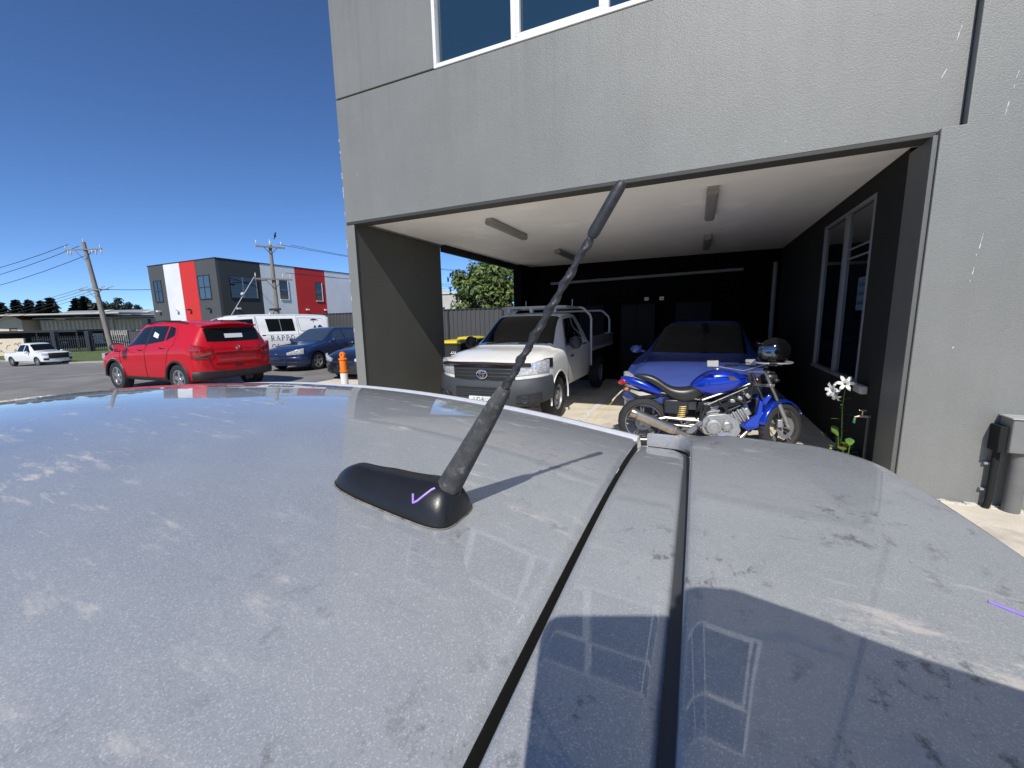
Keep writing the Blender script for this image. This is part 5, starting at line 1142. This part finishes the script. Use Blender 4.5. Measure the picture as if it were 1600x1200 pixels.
MB().lathe([(.020, -.022), (.056, -.022), (.060, 0), (.056, .022), (.020, .022), (.020, -.022)], (0, 0, 1.03), 'y', 24).build('loop', M_org, bol)

# ================================================================ trees
M_bark = mat('bark', (.10, .08, .06), .95, var=.35, scale=9, bump=.6, bscale=25)
def leafmat(nm, c, v=.35): return mat(nm, c, .55, var=v, scale=1.7)
def tree(name, loc, h, rx, rz_, zc, nclump, nleaf, ls, m, label, group=None, seed=1, trunk=.16, flat=False):
    rnd = random.Random(seed); o = empty(name, loc, rnd.random() * 6, label, 'tree', group)
    tb = MB(); tb.tube([(0, 0, -.3), (.05, 0, h * .25), (-.05, .08, h * .5), (.05, 0, h * .85)], [trunk * 1.3, trunk, trunk * .7, trunk * .25], 8); cl = []
    for k in range(nclump):
        a = rnd.random() * 2 * PI; bb = math.asin(rnd.uniform(-.75, 1)); q = rnd.uniform(.45, 1.0)
        c = Vector((rx * q * math.cos(bb) * math.cos(a), rx * q * math.cos(bb) * math.sin(a), zc + rz_ * q * math.sin(bb))); cl.append((c, rnd.uniform(.22, .42) * rx))
        if k % 2 == 0: tb.tube([(0, 0, h * rnd.uniform(.25, .55)), c * .5 + Vector((0, 0, zc * .4)), c], [trunk * .4, trunk * .25, trunk * .06], 5)
    tb.build('trunk', M_bark, o); lb = MB()
    for c, r in cl:
        for k in range(nleaf):
            d = Vector((rnd.gauss(0, 1), rnd.gauss(0, 1), rnd.gauss(0, 1))).normalized(); p = c + d * r * rnd.random() ** .4
            n = (d + Vector((rnd.uniform(-.8, .8), rnd.uniform(-.8, .8), rnd.uniform(-.2, 1)))).normalized(); u = n.orthogonal().normalized(); u = Matrix.Rotation(rnd.random() * 6.28, 3, n) @ u; v = n.cross(u); s_ = ls * rnd.uniform(.6, 1.3)
            lb.v += [tuple(p + u * s_), tuple(p + v * s_ * .5 + n * s_ * .12), tuple(p - u * s_), tuple(p - v * s_ * .5 + n * s_ * .12)]; i = len(lb.v); lb.f.append((i - 4, i - 3, i - 2, i - 1))
    lb.build('crown', m, o, ang=None, weld=False); return o
L1 = leafmat('broadleaf_green', (.105, .15, .035)); L2 = leafmat('gum_leaf', (.085, .10, .055)); L3 = leafmat('bush_green', (.12, .16, .035)); L4 = leafmat('dark_conifer', (.018, .032, .018), .3)
tree('broadleaf_tree', (-10.35, 20, -.1), 4.8, 1.95, 1.5, 3.35, 42, 160, .13, L1, 'rounded glossy green tree rising behind the steel fence', seed=3)
tree('gum_tree', (-9.0, 25, -.1), 6.6, 1.9, 1.9, 4.9, 26, 110, .15, L2, 'grey-green gum tree at the edge of the car bay opening', seed=5)
tree('garden_shrub', (-9.15, 19.0, -.1), 2.6, .8, .9, 1.9, 14, 110, .09, leafmat('lime_leaf', (.17, .19, .045)), 'pale lime shrub against the dark pier of the car bay', seed=8, trunk=.06)
tree('garden_shrub', (-11.9, 19.5, -.1), 2.3, 1.3, .7, 1.75, 18, 110, .09, L3, 'low green shrub under the left of the rounded tree', seed=9, trunk=.06)
tree('garden_shrub', (-14.2, 20.5, -.1), 2.5, 1.0, .7, 1.7, 14, 110, .09, L2, 'dull olive shrub showing at the pillar edge above the fence', seed=10, trunk=.06)
pb = empty('pale_building', (-19.5, 31, 0), math.radians(8), 'pale low building seen past the pillar above the fence', 'building')
MB().b2((-5, 0, 0), (3.0, 8, 3.9)).build('wall', mat('pale_render', (.5, .48, .44), .85, var=.1, scale=.8), pb); MB().b2((-5.1, -.1, 3.901), (3.1, 8.1, 4.05)).build('parapet', mat('pale_cap', (.6, .58, .55), .8), pb)
MB().loft([[Vector((-5, 1, 4.05)), Vector((-1, 1, 4.05)), Vector((-3.5, 1, 4.75))], [Vector((-5, 6, 4.05)), Vector((-1, 6, 4.05)), Vector((-3.5, 6, 4.75))]]).build('roof', MATS['pale_cap'], pb)
for k in range(3): MB().b2((-4 + 2.2 * k, -.03, 1.4), (-2.9 + 2.2 * k, .0, 2.8)).build('window', M_iglass, pb)

# ================================================================ striped building over the street
sbn = empty('striped_building', (-32.37, 19.45, 0), 0, 'two-storey concrete building striped charcoal, white, red and grey across the street', 'building')
def flat_wall(nm, c): return mat(nm, c, .8, var=.06, scale=.7, bump=.15, bscale=8)
W_ch = flat_wall('charcoal_panel', (.075, .078, .082)); W_wh = flat_wall('white_panel', (.74, .74, .75)); W_rd = flat_wall('red_panel', (.62, .03, .028)); W_gr = flat_wall('light_grey_panel', (.82, .82, .83)); W_bk = flat_wall('black_panel', (.045, .048, .052))
ZB = -1.2
for x0, x1, m in ((-8.9, -6.7, W_ch), (-6.68, -4.52, W_wh), (-4.5, -2.52, W_rd), (-2.5, 0, W_ch)): MB().b2((x0, 0, ZB), (x1 - .012, .2, 6.5)).build('wall_panel', m, sbn)
for y0, y1, m, z1 in ((.201, 3.4, W_bk, 6.5), (3.412, 6.55, W_gr, 6.5), (6.56, 9.75, W_rd, 6.5), (9.76, 14.5, W_gr, 6.5), (14.51, 20, W_gr, 6.5)): MB().b2((-.2, y0, ZB), (-.002, y1 - .012, z1)).build('wall_panel', m, sbn)
MB().b2((-8.9, 19.8, ZB), (-.21, 20, 6.4)).build('wall_panel', W_gr, sbn); MB().b2((-8.9, .21, ZB), (-8.7, 19.79, 6.45)).build('wall_panel', W_gr, sbn); MB().b2((-8.69, .21, 6.1), (-.21, 19.79, 6.2)).build('roof', M_alu, sbn)
MB().b2((-8.95, -.03, 6.501), (.03, .23, 6.56)).build('parapet_cap', M_cbd, sbn); MB().b2((-.23, .231, 6.501), (.03, 20, 6.56)).build('parapet_cap', M_cbd, sbn)
M_bg = mat('far_glass', (.02, .035, .055), .05, spec=.9)
def bwin(a0, a1, z0, z1, face, mull, m):
    if face == 'x':
        f = MB().b2((a0 - .06, -.05, z0 - .07), (a1 + .06, .001, z0)).build('window', M_cbd, sbn); MB().b2((a0, -.025, z0), (a1, -.002, z1)).build('pane', m, f)
        for a, c in ((a0 - .06, a0), (a1, a1 + .06)): MB().b2((a, -.05, z0), (c, -.001, z1 + .06)).build('frame', M_cbd, f)
        MB().b2((a0, -.05, z1), (a1, -.001, z1 + .06)).build('frame', M_cbd, f)
        MB().b2((a0, -.045, (z0 + z1) / 2 - .03), (a1, -.026, (z0 + z1) / 2 + .03)).build('mullion', M_cbd, f); MB().b2(((a0 + a1) / 2 - .025, -.044, z0), ((a0 + a1) / 2 + .025, -.0262, z1)).build('mullion', M_cbd, f)
    else:
        f = MB().b2((-.001, a0 - .05, z0 - .07), (.06, a1 + .05, z0)).build('window', M_white if mull == 'h' else M_cbd, sbn); MB().b2((.001, a0, z0), (.025, a1, z1)).build('pane', m, f)
        fm = M_white if mull == 'h' else M_alu
        MB().b2((.0, a1, z0), (.05, a1 + .06, z1)).build('frame', fm, f); MB().b2((.0, a0 - .05, z0), (.05, a0, z1)).build('frame', M_cbd, f); MB().b2((0, a0, z1), (.05, a1, z1 + .05)).build('frame', M_cbd, f)
        if mull == 'h': MB().b2((.026, a0, (z0 + z1) / 2 - .04), (.045, a1, (z0 + z1) / 2)).build('mullion', M_alu, f)
        else: MB().b2((.026, (a0 + a1) / 2 - .05, z0), (.045, (a0 + a1) / 2, z1)).build('mullion', M_alu, f)
bwin(-8.30, -7.30, 3.66, 5.28, 'x', 'x', M_bg); bwin(-2.28, -.93, 3.66, 5.32, 'x', 'x', mat('lit_blue_glass', (.05, .09, .13), .06, spec=.9))
bwin(.82, 2.9, 3.72, 5.30, 'y', 'v', M_iglass); bwin(5.0, 5.72, 3.72, 5.34, 'y', 'h', M_iglass); bwin(8.6, 9.28, 3.72, 5.38, 'y', 'h', M_iglass)
for x, y in ((-7.9, 0), (-5.4, 0), (-3.7, 0), (-1.2, 0)): MB().tube([(x, 0, 2.85), (x, -.12, 2.9)], .05, 6).box((x, -.22, 2.88), (.28, .14, .12)).build('wall_light', M_white if x < -5 else M_cbd, sbn)
for y in (1.2, 7.4, 9.4): MB().tube([(0, y, 2.85), (.12, y, 2.9)], .05, 6).box((.2, y, 2.88), (.14, .28, .12)).build('wall_light', M_white, sbn)
# ================================================================ poles and wires
M_pole = mat('grey_timber_pole', (.24, .21, .18), .9, var=.3, scale=2.2, streak=(4, 4, .4), bump=.4, bscale=12)
M_ins = mat('porcelain', (.55, .55, .55), .3); M_wire = mat('wire_black', (.03, .03, .035), .6)
def power_pole(loc, top, arms, yaw, lab, r=.17, lean=(0, 0)):
    o = empty('power_pole', loc, math.radians(yaw), lab, 'power pole', 'timber power poles'); H = top - loc[2]
    def P(z): return Vector((lean[0] * z / H, lean[1] * z / H, z))
    MB().tube([P(-.5), P(H * .5), P(H)], [r * 1.15, r, r * .72], 14).build('pole', M_pole, o)
    for k, (z, hw_, pins) in enumerate(arms):
        c = P(z); a = MB().box(c + Vector((0, -.2, 0)), (hw_ * 2, .11, .12)).build('cross_arm', M_pole, o)
        MB().tube([c + Vector((-.5 * hw_, -.2, 0)), c + Vector((0, -.17, -.55 * hw_))], .02, 6).tube([c + Vector((.5 * hw_, -.2, 0)), c + Vector((0, -.17, -.55 * hw_))], .02, 6).build('arm_brace', M_cbd, o)
        for px_, up in pins:
            q = c + Vector((px_ * hw_, -.2, .06 * up)); b = MB()
            b.lathe([(.015, 0), (.015, .1), (.055, .12), (.035, .16), (.06, .19), (.03, .24), (.045, .27), (.02, .36)] if up > 0 else [(.02, 0), (.06, -.08), (.06, -.42), (.03, -.48)], q, 'z', 8); b.build('insulator', M_ins, a)
    MB().lathe([(.0, .40), (.03, .39), (.05, .2), (.06, 0)], P(H), 'z', 8).build('pole_top_insulator', M_ins, o); return o
p1 = power_pole((-57.6, 22.8, -.98), 10.5, [(10.7, 2.0, ((-.97, 1), (.92, 1), (-.7, -1), (-.85, -1), (.45, -1), (.65, -1), (.95, -1))), (6.6, 1.6, ((-.9, 1), (-.5, 1), (.5, 1), (.9, 1)))], 22, 'leaning grey timber power pole with two cross arms by the street', .22, (-1.1, 0))
p2 = power_pole((-29.6, 21.9, -.6), 7.55, [(7.95, .95, ((-.95, 1), (.0, 1), (.75, 1))), (5.6, 1.25, ((-.95, 1), (.5, 1), (.9, 1)))], 60, 'timber power pole in front of the striped building, with a bird on top', .155)
bd = MB().lathe([(.0, -.06), (.05, -.02), (.06, .05), (.03, .12), (0, .13)], (0, 0, 0), 'z', 10).ball((.05, 0, .15), .04).tube([(-.02, 0, -.03), (-.12, 0, -.14)], [.03, .012], 6)
bd = tag(bd.build('bird', mat('black_feather', (.008, .008, .010), .5)), 'small black bird perched on the top of the power pole', 'bird'); bd.location = (-29.2, 22.1, 8.15); bd.scale = (1.5, 1.5, 1.5)
MB_guy = tag(MB().tube([(-30.8, 21.2, 5.2), (-32.2, 18.0, -.5)], .025, 6).ball((-31.15, 20.4, 3.9), .14).build('guy_wire', M_ins), 'pale guy wire with a round guard slanting from the power pole', 'wire')
rb = MB(); rb.tube([(-29.6 + .28 * math.cos(a), 21.75, 2.2 + .45 * math.sin(a)) for a in [k * PI / 8 for k in range(4, 16)]], .03, 6).box((-29.6, 21.75, 2.75), (1.2, .12, .16)); rb.build('cable_loop', M_wire, None); bpy.data.objects['cable_loop'].parent = None
tag(bpy.data.objects['cable_loop'], 'black cable loop and bracket clamped low on the power pole', 'cable')
def wire(a, c, sag, lab, r=.018):
    a, c = Vector(a), Vector(c); pts = [lerp(a, c, k / 16) + Vector((0, 0, -4 * sag * (k / 16) * (1 - k / 16))) for k in range(17)]
    return tag(MB().tube(pts, r, 5).build('power_line', M_wire), lab, 'wire', 'overhead wires')
wire((-58.6, 22.6, 5.75), (-30.3, 21.9, 5.0), .35, 'dark service wire strung between the two power poles', .03)
for k, (dx, z, lab) in enumerate(((-2.0, 10.4, 'lowest-left wire leaving the top arm of the leaning pole'), (-.9, 10.2, 'middle wire leaving the top arm of the leaning pole'), (.9, 9.7, 'right wire leaving the top arm of the leaning pole'))): wire((-58.9 + dx, 22.8 + dx * .4, z), (-130 + dx, 12, 11 - 1.8 * k), 3.2, lab, .03)
for k in range(4): wire((-59.4 + .9 * k, 22.4 + .36 * k, 6.0), (-130 + k, 16, 5.0 - 1.0 * k), 2.2, ('topmost', 'second', 'third', 'lowest')[k] + ' of four thin wires leaving the lower arm of the leaning pole', .02)
for k in range(2): wire((-29.2 + .5 * k, 22.3 + .7 * k, 7.6), (-16 + 2 * k, 44, 6.6 - .5 * k), .6, ('upper' if k == 0 else 'lower') + ' wire running right from the bird pole behind the building', .016)
for k in range(2): wire((-29 + .4 * k, 22.5 + .6 * k, 5.5), (-16 + 2 * k, 44, 5.6 - .5 * k), .5, ('upper' if k == 0 else 'lower') + ' cable running right from the lower arm of the bird pole', .02)
for k in range(3): wire((-60, 44 + k, 5.2 - .55 * k), (12, 34 + k, 6.8 - .75 * k), .8, ('top', 'middle', 'bottom')[k] + ' of three wires crossing the sky beside the rounded tree', .015)

# ================================================================ across the street at far left
wh = empty('warehouse', (-103.0, 32.0, -1.0), math.radians(27), 'long low warehouse with cream ribbed wall and grey iron roof', 'building')
M_rib = mat('cream_ribbed_iron', (.62, .54, .41), .6, var=.08, scale=.5); M_roof = mat('grey_iron_roof', (.42, .42, .41), .5, metal=.2, var=.12, scale=.3)
rbm = MB(); pr = []; x = 0
while x < 46: pr += [(x, 0), (x + .28, 0), (x + .40, -.22), (x + .58, -.22)]; x += .70
rbm.loft([[Vector((a, d, 0)) for a, d in pr], [Vector((a, d, 4.0)) for a, d in pr]], False, False); rbm.build('ribbed_wall', M_rib, wh, ang=20)
MB().loft([[Vector((-.6, -.7, 4.35)), Vector((-.6, -.7, 4.5)), Vector((-.6, 6, 5.9)), Vector((-.6, 13, 4.4)), Vector((-.6, 6, 5.6))], [Vector((47, -.7, 4.35)), Vector((47, -.7, 4.5)), Vector((47, 6, 5.9)), Vector((47, 13, 4.4)), Vector((47, 6, 5.6))]]).build('roof', M_roof, wh)
for k in range(5): MB().loft([[Vector((6 + 8.5 * k, -.6, 4.56)), Vector((7.3 + 8.5 * k, -.6, 4.56)), Vector((7.3 + 8.5 * k, 5.8, 5.93)), Vector((6 + 8.5 * k, 5.8, 5.93))], [Vector((6 + 8.5 * k, -.6, 4.60)), Vector((7.3 + 8.5 * k, -.6, 4.60)), Vector((7.3 + 8.5 * k, 5.8, 5.97)), Vector((6 + 8.5 * k, 5.8, 5.97))]]).build('skylight', mat('cream_skylight', (.6, .56, .46), .5), wh)
MB().b2((-.5, .3, 0), (46, 12.5, 4.2)).build('inner_wall', M_rib, wh)
for k in range(3): MB().tube([(12 + 12.5 * k, -.35, 0), (12 + 12.5 * k, -.35, 4.3)], .14, 8).build('downpipe', M_rib, wh)
gs = empty('gabled_shed', (-103.6, 30.4, -1.0), math.radians(24), 'cream gable-ended shed with a dark doorway at far left', 'building')
M_crm = mat('cream_gable', (.66, .56, .42), .8, var=.06, scale=.8)
MB().prism([(-4.2, 0), (0, 0), (0, 4.3), (-2.1, 5.35), (-4.2, 4.1)], -.6, 6, 'xz').build('gable_wall', M_crm, gs); MB().b2((-2.3, -.64, 0), (-1.0, -.601, 2.9)).build('doorway', mat('door_dark', (.06, .045, .04), .8), gs); MB().b2((-1.95, -.68, 0), (-1.0, -.641, 2.75)).build('door', mat('brown_door', (.32, .22, .16), .7), gs)
MB().loft([[Vector((-4.4, y, 4.12)), Vector((-2.1, y, 5.42)), Vector((.25, y, 4.34)), Vector((.25, y, 4.22)), Vector((-2.1, y, 5.28)), Vector((-4.4, y, 4.0))] for y in (-.75, 6.1)]).build('roof', mat('brown_barge', (.16, .10, .08), .7), gs)
ls_ = empty('low_shed', (-108, 26, -1.0), math.radians(20), 'plain grey shed wall at the far left edge', 'building'); MB().b2((-16, 0, 0), (-.5, 6, 4.9)).build('wall', mat('dull_shed', (.40, .37, .32), .8, var=.1, scale=.4), ls_); MB().b2((-16.2, -.3, 4.9), (26, 6.3, 5.1)).build('roof', mat('pale_roof_edge', (.5, .49, .46), .5), ls_)
aw = empty('open_shelter', (-74.8, 20.0, -.9), math.radians(24), 'dark open shelter with a flat roof behind the parked ute', 'shelter')
MB().b2((-6, -.5, 2.15), (9.2, 3.5, 2.4)).build('flat_roof', M_cbd, aw); MB().b2((-6, 3.2, 0), (9.2, 3.4, 2.149)).build('rear_wall', mat('shelter_back', (.02, .02, .022), .9), aw)
for x in (-5.5, -.5, 4.3, 9.0): MB().b2((x - .06, -.4, 0), (x + .06, -.28, 2.149)).build('post', M_cbd, aw)
MB().b2((6.5, 3.1, .6), (8.6, 3.19, 1.9)).build('pale_panel', W_wh, aw)
gw = empty('graffiti_wall', (-67.2, 18.2, -1.25), math.radians(24), 'cream block wall with dark scribbled graffiti beside the parked ute', 'wall')
MB().b2((-7, 0, 0), (1.6, .2, 1.95)).build('wall', M_crm, gw, bevel=.02)
gb = MB(); rn = random.Random(4)
for k in range(10):
    x, z = rn.uniform(-1.6, .9), rn.uniform(.7, 1.6); pts = []
    for j in range(7): pts.append((x, -.012, z)); x += rn.uniform(-.15, .22); z = min(1.8, max(.5, z + rn.uniform(-.25, .22)))
    gb.tube(pts, .022, 4)
gb.build('graffiti', mat('spray_black', (.07, .065, .06), .8), gw)
pf = empty('picket_fence', (-66.0, 19.6, -.95), math.radians(24), 'row of black steel pickets with pale gaps along the compound', 'fence')
for k in range(72):
    x = k * .24; MB().b2((x - .035, -.02, .0), (x + .035, .02, 1.75 + (.06 if k % 2 else 0))).build('picket', M_cbd, pf)
for z in (.25, 1.45): MB().b2((-.1, -.03, z), (17.2, .03, z + .05)).build('rail', M_cbd, pf)
for x in (2.5, 6.2, 11.0): MB().b2((x - .22, -.25, 0), (x + .22, .25, 2.3)).build('gate_pier', M_cbd, pf, bevel=.02)
pw = empty('paling_fence', (-78, 22.5, -.7), math.radians(22), 'weathered grey paling fence behind the compound cars', 'fence'); mpl = mat('grey_paling', (.36, .34, .31), .85, var=.2, scale=3)
for k in range(90):
    x = k * .28; MB().b2((x, 0, 0), (x + .17, .03, 2.0 + .04 * math.sin(k * 2.3))).build('paling', mpl, pw)
MB().b2((0, .031, .4), (25.2, .08, .5)).build('rail', M_cbd, pw)
p3 = empty('street_fence', (-42.2, 20.2, -.55), math.radians(3), 'black spear-top steel fence beyond the red SUV roof', 'fence')
for k in range(44):
    x = k * .25; MB().b2((x - .02, -.02, 0), (x + .02, .02, 2.35)).tube([(x, 0, 2.35), (x, 0, 2.52)], [.04, .004], 4).build('spear', M_cbd, p3)
for z in (.3, 2.1): MB().b2((-.1, -.03, z), (10.9, .03, z + .05)).build('rail', M_cbd, p3)
for x in (-1.5, -.4, 7.4): MB().b2((x - .3, -.3, 0), (x + .3, .3, 2.9)).build('gate_pier', M_cbd, p3, bevel=.02)
# conifers on the skyline
def conifer(x, y, h, r, lab, seed, m=L4):
    rnd = random.Random(seed); o = empty('conifer_tree', (x, y, 0), 0, lab, 'tree', 'dark trees on the skyline'); MB().tube([(0, 0, -1), (0, 0, h)], [.3, .03], 6).build('trunk', M_bark, o); b = MB(); tiers = 11
    for t in range(tiers):
        z = h * (.22 + .76 * t / tiers); rr = r * (1 - t / tiers) ** .8 + .15; nb = 12
        for k in range(nb * 3):
            a = rnd.random() * 6.28; l_ = rr * rnd.uniform(.5, 1.15); d = Vector((math.cos(a), math.sin(a), -.25)); s_ = Vector((-d.y, d.x, 0)); p0 = Vector((0, 0, z + rnd.uniform(-.4, .4)))
            for q in range(3): c = p0 + d * l_ * (.35 + .3 * q); b.v += [tuple(c - d * .35), tuple(c + s_ * .35 * rnd.random() + Vector((0, 0, .2))), tuple(c + d * .45 + Vector((0, 0, .12))), tuple(c - s_ * .35 * rnd.random() - Vector((0, 0, .2)))]; i = len(b.v); b.f.append((i - 4, i - 3, i - 2, i - 1))
    b.build('crown', m, o, ang=None, weld=False)
for k, (x, y, h, r, lab) in enumerate(((-148, 40, 8.3, 2.4, 'dark conifer at the extreme left of the skyline'), (-144.6, 41.5, 8.9, 2.1, 'dark conifer second from the left on the skyline'), (-141.9, 42.7, 8.8, 2.3, 'dark conifer third from the left on the skyline'), (-139.4, 43.8, 8.5, 2.0, 'dark conifer fourth from the left on the skyline'), (-137.4, 44.8, 9.2, 2.6, 'wide dark conifer, last before the gap in the skyline'), (-131.7, 47.2, 9.0, 2.3, 'dark conifer just left of the leaning pole'), (-129.8, 48.0, 9.4, 2.6, 'tall dark conifer behind the leaning pole wires'))): conifer(x, y, h, r, lab, 20 + k)
for k, (x, y, h, r, lab) in enumerate(((-126.6, 49.5, 9.5, 2.6, 'dense dark tree immediately right of the leaning pole'), (-123.2, 51.0, 9.9, 2.6, 'tallest dense dark tree right of the leaning pole'), (-120.0, 52.3, 8.4, 2.2, 'lower dense dark tree at the right end of the clump'))):
    tree('dense_tree', (x, y, -1), h, r, h * .32, h * .66, 22, 70, .42, L4, lab, 'dark trees on the skyline', 40 + k, .25)

# ================================================================ the person taking the picture
def skin_body(name, nodes, links, root, m_list, chooser, parent):
    me = bpy.data.meshes.new(name); ks = list(nodes); me.from_pydata([nodes[k][0] for k in ks], [(ks.index(a), ks.index(c)) for a, c in links], [])
    o = bpy.data.objects.new(name, me); COL.objects.link(o); sk = o.modifiers.new('skin', 'SKIN'); sk.use_smooth_shade = True; o.modifiers.new('sub', 'SUBSURF').levels = 2; o.modifiers['sub'].render_levels = 2
    for i, k in enumerate(ks): r = nodes[k][1]; me.skin_vertices[0].data[i].radius = (r, r) if not isinstance(r, tuple) else r
    me.skin_vertices[0].data[ks.index(root)].use_root = True
    evaluated(o)
    for m in m_list: o.data.materials.append(m)
    for p in o.data.polygons: p.use_smooth = True; p.material_index = chooser(p.center)
    o.parent = parent; return o
per = empty('person', (0, 0, 0), 0, 'person in a dark shirt and jeans holding up a phone over the grey car', 'person')
PX, PY = .80, .02                                   # stands behind the tail of the grey car, facing along it
Mc = cam.matrix_world.to_3x3()
def PL(x, y, z): return Vector((PX - y, PY + x, z))           # person frame: x to the right, y forward
def HC(x, y, z): return Vector((0, 0, 1.6)) + Mc @ Vector((x, y, z))   # hand frame: the plane of the phone
nd = {'pel': (PL(0, 0, .94), .15), 'belly': (PL(0, 0, 1.08), (.12, .14)), 'chest': (PL(0, .01, 1.28), (.12, .17)), 'neckb': (PL(0, .02, 1.46), .075), 'neck': (PL(0, .03, 1.54), .055), 'head0': (PL(0, .04, 1.62), .085), 'head1': (PL(0, .045, 1.72), (.10, .085)), 'head2': (PL(0, .03, 1.79), .055),
      'shR': (PL(.19, .03, 1.41), .075), 'elR': (HC(.40, -.20, .03), .11), 'fR': (HC(.255, -.085, .035), .085), 'wrR': (HC(.168, .004, .035), .046), 'heelR': (HC(.138, -.022, .034), .030), 'heel2R': (HC(.122, -.034, .034), .022), 'paR': (HC(.118, .046, .034), (.040, .030)),
      'shL': (PL(-.19, .01, 1.41), .075), 'elL': (PL(-.27, .02, 1.12), .05), 'wrL': (PL(-.25, .16, .90), .033), 'paL': (PL(-.24, .20, .82), (.04, .022)),
      'hpR': (PL(.10, 0, .86), .105), 'knR': (PL(.11, .02, .50), .068), 'anR': (PL(.11, -.02, .10), .045), 'toR': (PL(.12, .15, .045), .04),
      'hpL': (PL(-.10, 0, .86), .105), 'knL': (PL(-.12, .02, .50), .068), 'anL': (PL(-.13, -.02, .10), .045), 'toL': (PL(-.15, .15, .045), .04)}
lk = [('pel', 'belly'), ('belly', 'chest'), ('chest', 'neckb'), ('neckb', 'neck'), ('neck', 'head0'), ('head0', 'head1'), ('head1', 'head2'), ('chest', 'shR'), ('shR', 'elR'), ('elR', 'fR'), ('fR', 'wrR'), ('wrR', 'paR'), ('wrR', 'heelR'), ('heelR', 'heel2R'), ('chest', 'shL'), ('shL', 'elL'), ('elL', 'wrL'), ('wrL', 'paL'), ('pel', 'hpR'), ('hpR', 'knR'), ('knR', 'anR'), ('anR', 'toR'), ('pel', 'hpL'), ('hpL', 'knL'), ('knL', 'anL'), ('anL', 'toL')]
# right hand: fingers curl over the end and top of the phone, thumb on its face; left hand hangs relaxed
for i, ch in enumerate((((.104, .080, .030), (.082, .074, .018), (.072, .060, .006)), ((.096, .060, .012), (.076, .050, .002), (.062, .044, .002)), ((.100, .040, .006), (.078, .030, .001), (.062, .026, .002)), ((.104, .018, .008), (.086, .010, .002), (.072, .006, .003)), ((.112, .010, .045), (.090, -.002, .040), (.072, -.004, .032)))):
    pr = 'paR'
    for j, p in enumerate(ch): nd['gR%d%d' % (i, j)] = (HC(*p), .0105 - .0012 * j); lk.append((pr, 'gR%d%d' % (i, j))); pr = 'gR%d%d' % (i, j)
for i in range(5):
    pr = 'paL'
    for j in range(3):
        dx = (-.03 + .018 * i) if i < 4 else .05; nd['fL%d%d' % (i, j)] = (PL(-.24 + dx * (1 + .1 * j), .225 + .012 * j, .785 - .03 * j + (.0 if i < 4 else .04)), .0095 - .001 * j); lk.append((pr, 'fL%d%d' % (i, j))); pr = 'fL%d%d' % (i, j)
M_skin = mat('skin', (.55, .35, .26), .55, var=.08, scale=12); M_shirt = mat('dark_shirt', (.03, .035, .05), .9, var=.15, scale=9); M_jean = mat('blue_jeans', (.05, .07, .12), .9, var=.15, scale=9); M_shoe = mat('dark_shoe', (.02, .02, .02), .7)
def choose(c):
    lx, ly = c.y - PY, PX - c.x
    if c.z < .09: return 3
    if c.z < .94 and lx < -.17 and ly > .05: return 0
    if c.z < .96: return 2
    if c.z > 1.50 and ly < .2 and abs(lx) < .13: return 0
    if c.x < .20: return 0
    return 1
body = skin_body('body', nd, lk, 'pel', [M_skin, M_shirt, M_jean, M_shoe], choose, per)
MB().ball(PL(0, .025, 1.765), (.112, .098, .085), 18, 12).build('hair', mat('brown_hair', (.05, .035, .025), .7, var=.3, scale=40), per)
for e in (-1, 1):
    MB().ball(PL(e * .032, .118, 1.70), .011, 10, 8).build('eye', mat('eye_white', (.7, .7, .68), .3), per); MB().ball(PL(e * .095, .04, 1.68), (.02, .012, .03), 8, 6).build('ear', M_skin, per)
MB().tube([PL(0, .135, 1.70), PL(0, .16, 1.655)], [.010, .016], 8).build('nose', M_skin, per); MB().ball(PL(0, .127, 1.622), (.012, .026, .008), 10, 6).build('mouth', mat('lip', (.42, .2, .17), .5), per)
ph = empty('phone', (0, 0, 0), 0, 'dark smartphone held up over the car roof', 'phone')
# the phone lies in the plane of the lens, behind it
Mp = cam.matrix_world.to_3x3()
def PH(x, y, z): return tuple(Vector((0, 0, 1.6)) + Mp @ Vector((x, y, z)))
def rrect(x0, x1, y0, y1, r, n=6): return [(cx + r * math.cos(a0 + k * PI / 2 / n), cy + r * math.sin(a0 + k * PI / 2 / n)) for cx, cy, a0 in ((x1 - r, y1 - r, 0), (x0 + r, y1 - r, PI / 2), (x0 + r, y0 + r, PI), (x1 - r, y0 + r, 3 * PI / 2)) for k in range(n + 1)]
rr_ = rrect(-.031, .122, -.060, .0545, .015)
MB().loft([[Vector(PH(x, y, z)) for x, y in rr_] for z in (.012, .021)]).build('phone_body', M_blackp, ph)
